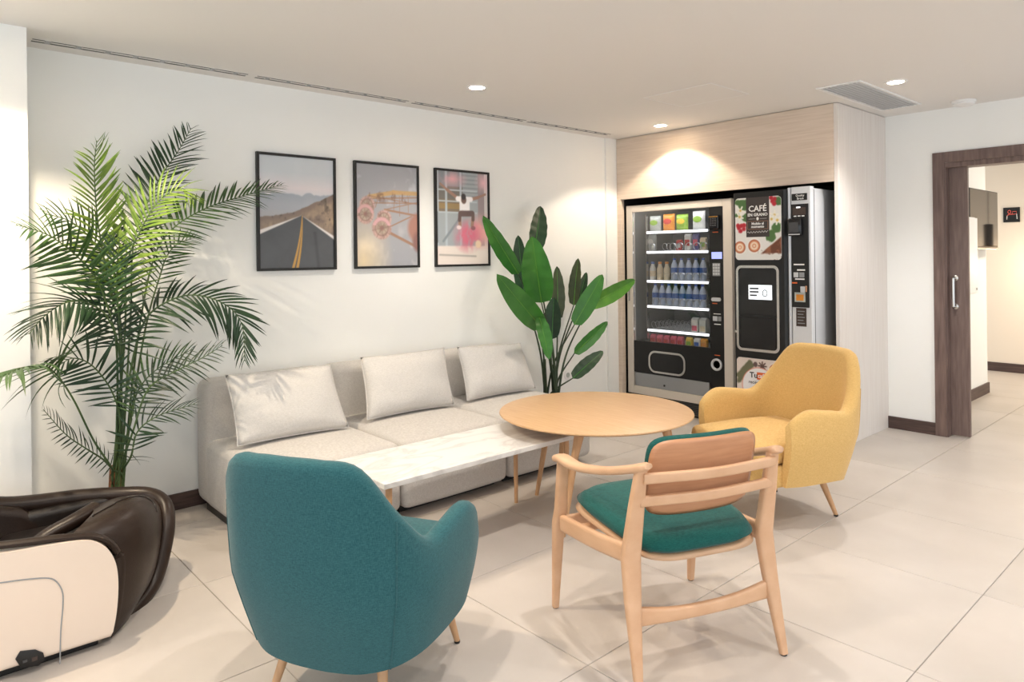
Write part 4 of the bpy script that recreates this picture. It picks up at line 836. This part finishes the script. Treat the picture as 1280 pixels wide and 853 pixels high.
sweep('calf_seam', [padP(.60+.22*math.sin(q*2.2), .02+.5*q)+np.array([.002, -.001, .002]) for q in np.linspace(0, 1, 22)], .0026, None, 'leather_black', mc, n=6)
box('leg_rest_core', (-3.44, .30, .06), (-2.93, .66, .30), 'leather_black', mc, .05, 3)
rimp = [atx(x, y, X_) for x, y, X_ in ((-60, 629, -3.50), (0, 633, -3.50), (44, 630, -3.50), (100, 623, -3.49), (150, 620, -3.46), (184, 620, -3.41), (203, 630, -3.33), (208, 652, -3.26), (203, 690, -3.20), (194, 724, -3.15), (180, 748, -3.10), (158, 774, -3.03), (146, 790, -2.98))]
rim = spline(rimp, 56)
rr_ = np.concatenate([np.ones(34)*.036, np.linspace(.036, .022, 22)])
sweep('leather_rim', rim, rr_, rr_*1.05, 'leather', mc, n=16, ang=80)
gridsurf('leg_rest_end', lambda u, v: (lambda p: p+(np.array([-3.46, p[1]-.06, max(.03, p[2]-.02)])-p)*u)(rim[24+int(round(v*31))]), 6, 32, 'leather', mc)
sweep('calf_pad', spline([atx(40, 684, -3.16), atx(62, 668, -3.18), atx(92, 652, -3.20), atx(120, 636, -3.24)], 16), np.linspace(.030, .034, 16), np.linspace(.026, .03, 16), 'leather', mc, n=16, ang=80)
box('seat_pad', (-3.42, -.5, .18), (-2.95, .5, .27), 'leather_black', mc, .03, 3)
sweep('arm_edge', spline([(MX-.028, -.5, .565), (MX-.028, .0, .487), (MX-.028, .26, .444), (MX-.028, .45, .418), (MX-.028, .56, .385), (MX-.035, .615, .30), (MX-.035, .61, .16), (MX-.035, .59, .05)], 36), .020, .012, 'leather', mc, n=10)

# ------------------------------------------------------------ palm
pa = thing('palm_plant', 'tall feathery potted palm in the corner behind the massage chair', 'plant', (-3.80, .80, 0))
PBX, PBY = -3.82, .815
lathe('pot', [(.09, 0), (.105, .02), (.12, .19), (.122, .20), (.11, .20), (.105, .17), (0, .17)], 'pot', pa, (PBX, PBY, 0), 32); lathe('soil', [(0, .182), (.106, .175)], 'soil', pa, (PBX, PBY, 0), 24)
sweep('trunk', [(PBX, PBY, .17), (PBX-.005, PBY+.005, .38)], [.038, .030], None, 'bark', pa, n=12)
# fronds: pixel polyline with a depth plane (x) for base and tip -> real curves in space
FR = [  # pts, x at base, x at tip, leaf length, material, leaf start fraction, droop, plane roll
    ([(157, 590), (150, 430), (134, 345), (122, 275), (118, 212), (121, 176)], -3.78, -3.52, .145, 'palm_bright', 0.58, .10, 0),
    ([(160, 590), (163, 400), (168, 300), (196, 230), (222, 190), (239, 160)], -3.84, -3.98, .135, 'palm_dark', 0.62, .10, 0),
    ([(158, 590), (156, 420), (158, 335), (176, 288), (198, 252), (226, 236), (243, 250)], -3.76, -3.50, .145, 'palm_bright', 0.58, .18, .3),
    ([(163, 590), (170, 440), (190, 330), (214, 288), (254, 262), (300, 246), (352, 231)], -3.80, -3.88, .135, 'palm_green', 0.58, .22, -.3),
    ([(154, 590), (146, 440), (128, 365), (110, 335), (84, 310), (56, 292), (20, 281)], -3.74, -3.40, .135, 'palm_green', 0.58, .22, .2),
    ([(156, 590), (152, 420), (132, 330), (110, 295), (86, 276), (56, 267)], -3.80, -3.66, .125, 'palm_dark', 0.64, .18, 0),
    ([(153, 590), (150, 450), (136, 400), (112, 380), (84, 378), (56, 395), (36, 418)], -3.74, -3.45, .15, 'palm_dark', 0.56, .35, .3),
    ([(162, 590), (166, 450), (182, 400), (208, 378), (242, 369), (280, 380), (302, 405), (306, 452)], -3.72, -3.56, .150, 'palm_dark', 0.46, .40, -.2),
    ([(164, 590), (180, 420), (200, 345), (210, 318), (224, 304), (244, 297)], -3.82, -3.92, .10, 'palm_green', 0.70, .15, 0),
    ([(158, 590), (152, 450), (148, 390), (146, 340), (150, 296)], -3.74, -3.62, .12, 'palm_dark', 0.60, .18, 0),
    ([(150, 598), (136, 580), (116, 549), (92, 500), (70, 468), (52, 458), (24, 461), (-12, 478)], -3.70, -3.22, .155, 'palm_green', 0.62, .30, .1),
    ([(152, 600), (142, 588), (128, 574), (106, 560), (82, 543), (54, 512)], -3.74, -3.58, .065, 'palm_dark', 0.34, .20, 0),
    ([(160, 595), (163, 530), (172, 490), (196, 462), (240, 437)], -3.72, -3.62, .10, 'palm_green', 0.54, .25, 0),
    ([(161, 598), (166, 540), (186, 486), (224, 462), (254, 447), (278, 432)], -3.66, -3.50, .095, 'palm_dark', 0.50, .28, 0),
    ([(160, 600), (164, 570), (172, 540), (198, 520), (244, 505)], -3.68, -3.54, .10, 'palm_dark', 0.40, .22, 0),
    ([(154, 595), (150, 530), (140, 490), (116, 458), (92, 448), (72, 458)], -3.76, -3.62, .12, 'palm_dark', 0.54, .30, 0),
]
leafme = {}
def leaflet_me(m, bend):
    if (m, bend) in leafme: return leafme[(m, bend)]
    V, Fc = [], []; n = 6
    for i in range(n+1):
        t = i/n; wd_ = .062*math.sin(math.pi*min(1, (t*.86+.14)))**.8 if t < 1 else .002
        z = -bend*t*t
        V += [(t, -wd_, z-.018*(1-t)+.03*wd_), (t, 0, z+.012*(1-t)), (t, wd_, z-.018*(1-t))]
    for i in range(n):
        for j in (0, 1): k = i*3+j; Fc.append([k, k+1, k+4, k+3])
    me = bpy.data.meshes.new('leaflet'); me.from_pydata(V, [], Fc); me.update(); me.shade_smooth(); me.materials.append(MATS[m]); leafme[(m, bend)] = me; return me
allleaf = []
for fi, (pts, xa, xb, LL, m, st, dr_, roll) in enumerate(FR):
    n0 = len(pts); W3 = []
    for k, p in enumerate(pts):
        f = (k/(n0-1))**1.6; W3.append(atx(*p, xa+(xb-xa)*f))
    d0 = np.array([PBX+.03*math.cos(fi*2.4), PBY+.03*math.sin(fi*2.4), .17])
    W3[0] = W3[0]*.25+np.array([d0[0], d0[1], W3[0][2]])*.75
    W3 = [d0]+W3
    cv = spline(W3, 60); ra = np.linspace(.0065, .0015, 60)
    fr = sweep('frond', cv, ra, None, 'palm_stem', pa, n=6)
    seglen = np.linalg.norm(np.diff(cv, axis=0), axis=1); cum = np.concatenate([[0], np.cumsum(seglen)]); tot = cum[-1]; s0 = tot*st; nl = max(14, int((tot-s0)/.0235))
    # frond plane normal: toward room and up
    for k in range(nl):
        f = (k+.5)/nl; s = s0+(tot-s0)*f; i = int(np.searchsorted(cum, s))-1; i = min(max(i, 0), 58); q = cv[i]+(cv[i+1]-cv[i])*((s-cum[i])/max(1e-6, seglen[i])); tg = nrm(cv[min(i+2, 59)]-cv[max(i-1, 0)])
        nr = nrm(np.array([.75+.4*math.sin(fi*1.7), -.25+.5*math.cos(fi*2.3), .62])); nr = nrm(nr-tg*(nr@tg)); sd = np.cross(tg, nr)
        env = math.sin(math.pi*min(1, .18+.75*f))**.7*(1 if f < .93 else .8)
        for side in (1, -1):
            L_ = 1.42*LL*env*random.uniform(.86, 1.10); ang = R(64-32*f+random.uniform(-6, 6))
            d = nrm(tg*math.cos(ang)+sd*side*math.sin(ang)+nr*.22+np.array([0, 0, -dr_*.6])); up_ = nrm(nr*.9+np.array([0, 0, .5])-d*((nr*.9+np.array([0, 0, .5]))@d)); y_ = np.cross(up_, d)
            bend = (.08, .2, .34)[random.randrange(3)] if dr_ < .25 else (.2, .34, .5)[random.randrange(3)]
            tip = q+d*L_-up_*bend*L_
            if tip[0] < XL+.012 or (tip[1] < .48 and tip[0] < -3.765):
                continue
            M4 = Matrix(((d[0], y_[0], up_[0], q[0]), (d[1], y_[1], up_[1], q[1]), (d[2], y_[2], up_[2], q[2]), (0, 0, 0, 1))) @ Matrix.Diagonal((L_, L_*random.uniform(.8, 1.1)*.66, L_, 1))
            allleaf.append((L_, fr, m, bend, M4))
order = sorted(range(len(allleaf)), key=lambda k: -allleaf[k][0]); big = set(order[:300]); restV, restF, restM = [], [], []
mlist = ['palm_green', 'palm_bright', 'palm_dark']
for k, (L_, fr, m, bend, M4) in enumerate(allleaf):
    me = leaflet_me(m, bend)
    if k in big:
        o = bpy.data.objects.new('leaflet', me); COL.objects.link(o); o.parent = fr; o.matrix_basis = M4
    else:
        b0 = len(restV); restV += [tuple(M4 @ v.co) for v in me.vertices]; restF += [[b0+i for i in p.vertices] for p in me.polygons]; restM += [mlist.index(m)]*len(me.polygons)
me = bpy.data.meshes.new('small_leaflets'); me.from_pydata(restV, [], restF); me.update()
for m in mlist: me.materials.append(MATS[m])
me.polygons.foreach_set('material_index', restM); me.shade_smooth(); o = link('small_leaflets', me, None, pa); o['kind'] = 'stuff'

# ------------------------------------------------------------ broad-leaved plant
bp_ = thing('bird_of_paradise_plant', 'broad-leaved green potted plant between sofa and vending machine', 'plant', (-3.82, 3.84, 0))
BX, BY = -3.80, 3.80
lathe('pot', [(.11, 0), (.13, .02), (.155, .26), (.16, .275), (.145, .275), (.14, .24), (0, .24)], 'pot', bp_, (BX, BY, 0), 32); lathe('soil', [(0, .255), (.14, .248)], 'soil', bp_, (BX, BY, 0), 24)
LV = [  # tip, base px, width px, x plane at tip, x plane at base, material, facing roll
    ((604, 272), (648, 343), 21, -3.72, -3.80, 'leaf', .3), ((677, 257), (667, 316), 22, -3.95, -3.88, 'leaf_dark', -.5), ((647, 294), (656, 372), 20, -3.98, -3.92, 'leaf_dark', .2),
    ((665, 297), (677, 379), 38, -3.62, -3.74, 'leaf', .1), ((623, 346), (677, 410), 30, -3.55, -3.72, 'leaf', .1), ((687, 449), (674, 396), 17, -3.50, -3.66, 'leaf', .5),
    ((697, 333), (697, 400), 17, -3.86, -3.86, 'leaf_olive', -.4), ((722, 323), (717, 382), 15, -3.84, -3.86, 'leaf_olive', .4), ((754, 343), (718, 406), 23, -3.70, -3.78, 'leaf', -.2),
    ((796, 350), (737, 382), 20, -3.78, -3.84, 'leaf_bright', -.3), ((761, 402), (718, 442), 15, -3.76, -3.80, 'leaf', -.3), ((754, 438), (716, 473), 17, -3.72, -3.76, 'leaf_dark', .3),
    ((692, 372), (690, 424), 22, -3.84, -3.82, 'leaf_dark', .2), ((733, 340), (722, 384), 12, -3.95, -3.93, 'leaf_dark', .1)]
for k, (tip, base, wpx, xt, xb, m, roll) in enumerate(LV):
    T_ = atx(*tip, xt); B_ = atx(*base, xb); ax = T_-B_; L_ = np.linalg.norm(ax); ax = ax/L_; view = nrm(CAM-(T_+B_)/2); s0 = nrm(np.cross(ax, view)); n0 = np.cross(s0, ax)
    s1 = s0*math.cos(roll)+n0*math.sin(roll); n1 = np.cross(s1, ax); depth = ((T_+B_)/2-CAM)@FW; hw = wpx/2/F*depth/math.cos(roll)
    def Lf(u, v):
        t = v; a = 2*u-1; wv = hw*(math.sin(math.pi*min(1., .06+t*.94)**.85))**.54 if 0 < t < 1 else 0.0015
        return B_+ax*L_*t+s1*a*wv-n1*(-abs(a)*wv*.28)-n1*(.10*L_*(t-.35)**2)+n1*.004*math.sin(t*34)*abs(a)
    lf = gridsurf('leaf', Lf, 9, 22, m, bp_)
    # give the blade a little thickness
    sweep('midrib', [Lf(.5, t)+n1*.001 for t in np.linspace(0, .97, 12)], np.linspace(.0045, .0012, 12), None, 'leaf_bright' if m != 'leaf_dark' else 'leaf', lf, n=6)
    g = np.array([BX+.05*math.cos(k*2.1), BY+.05*math.sin(k*2.1), .25]); mid = g*.5+B_*.5; mid = np.array([g[0]*.72+B_[0]*.28, g[1]*.72+B_[1]*.28, mid[2]])
    sweep('leaf_stalk', spline([g, mid, B_], 16), np.linspace(.010, .0045, 16), None, 'stem_dark', bp_, n=8)
sweep('stem', [(BX-.03, BY-.04, .24), (BX-.03, BY-.05, .58)], [.018, .012], None, 'stem_dark', bp_, n=10)
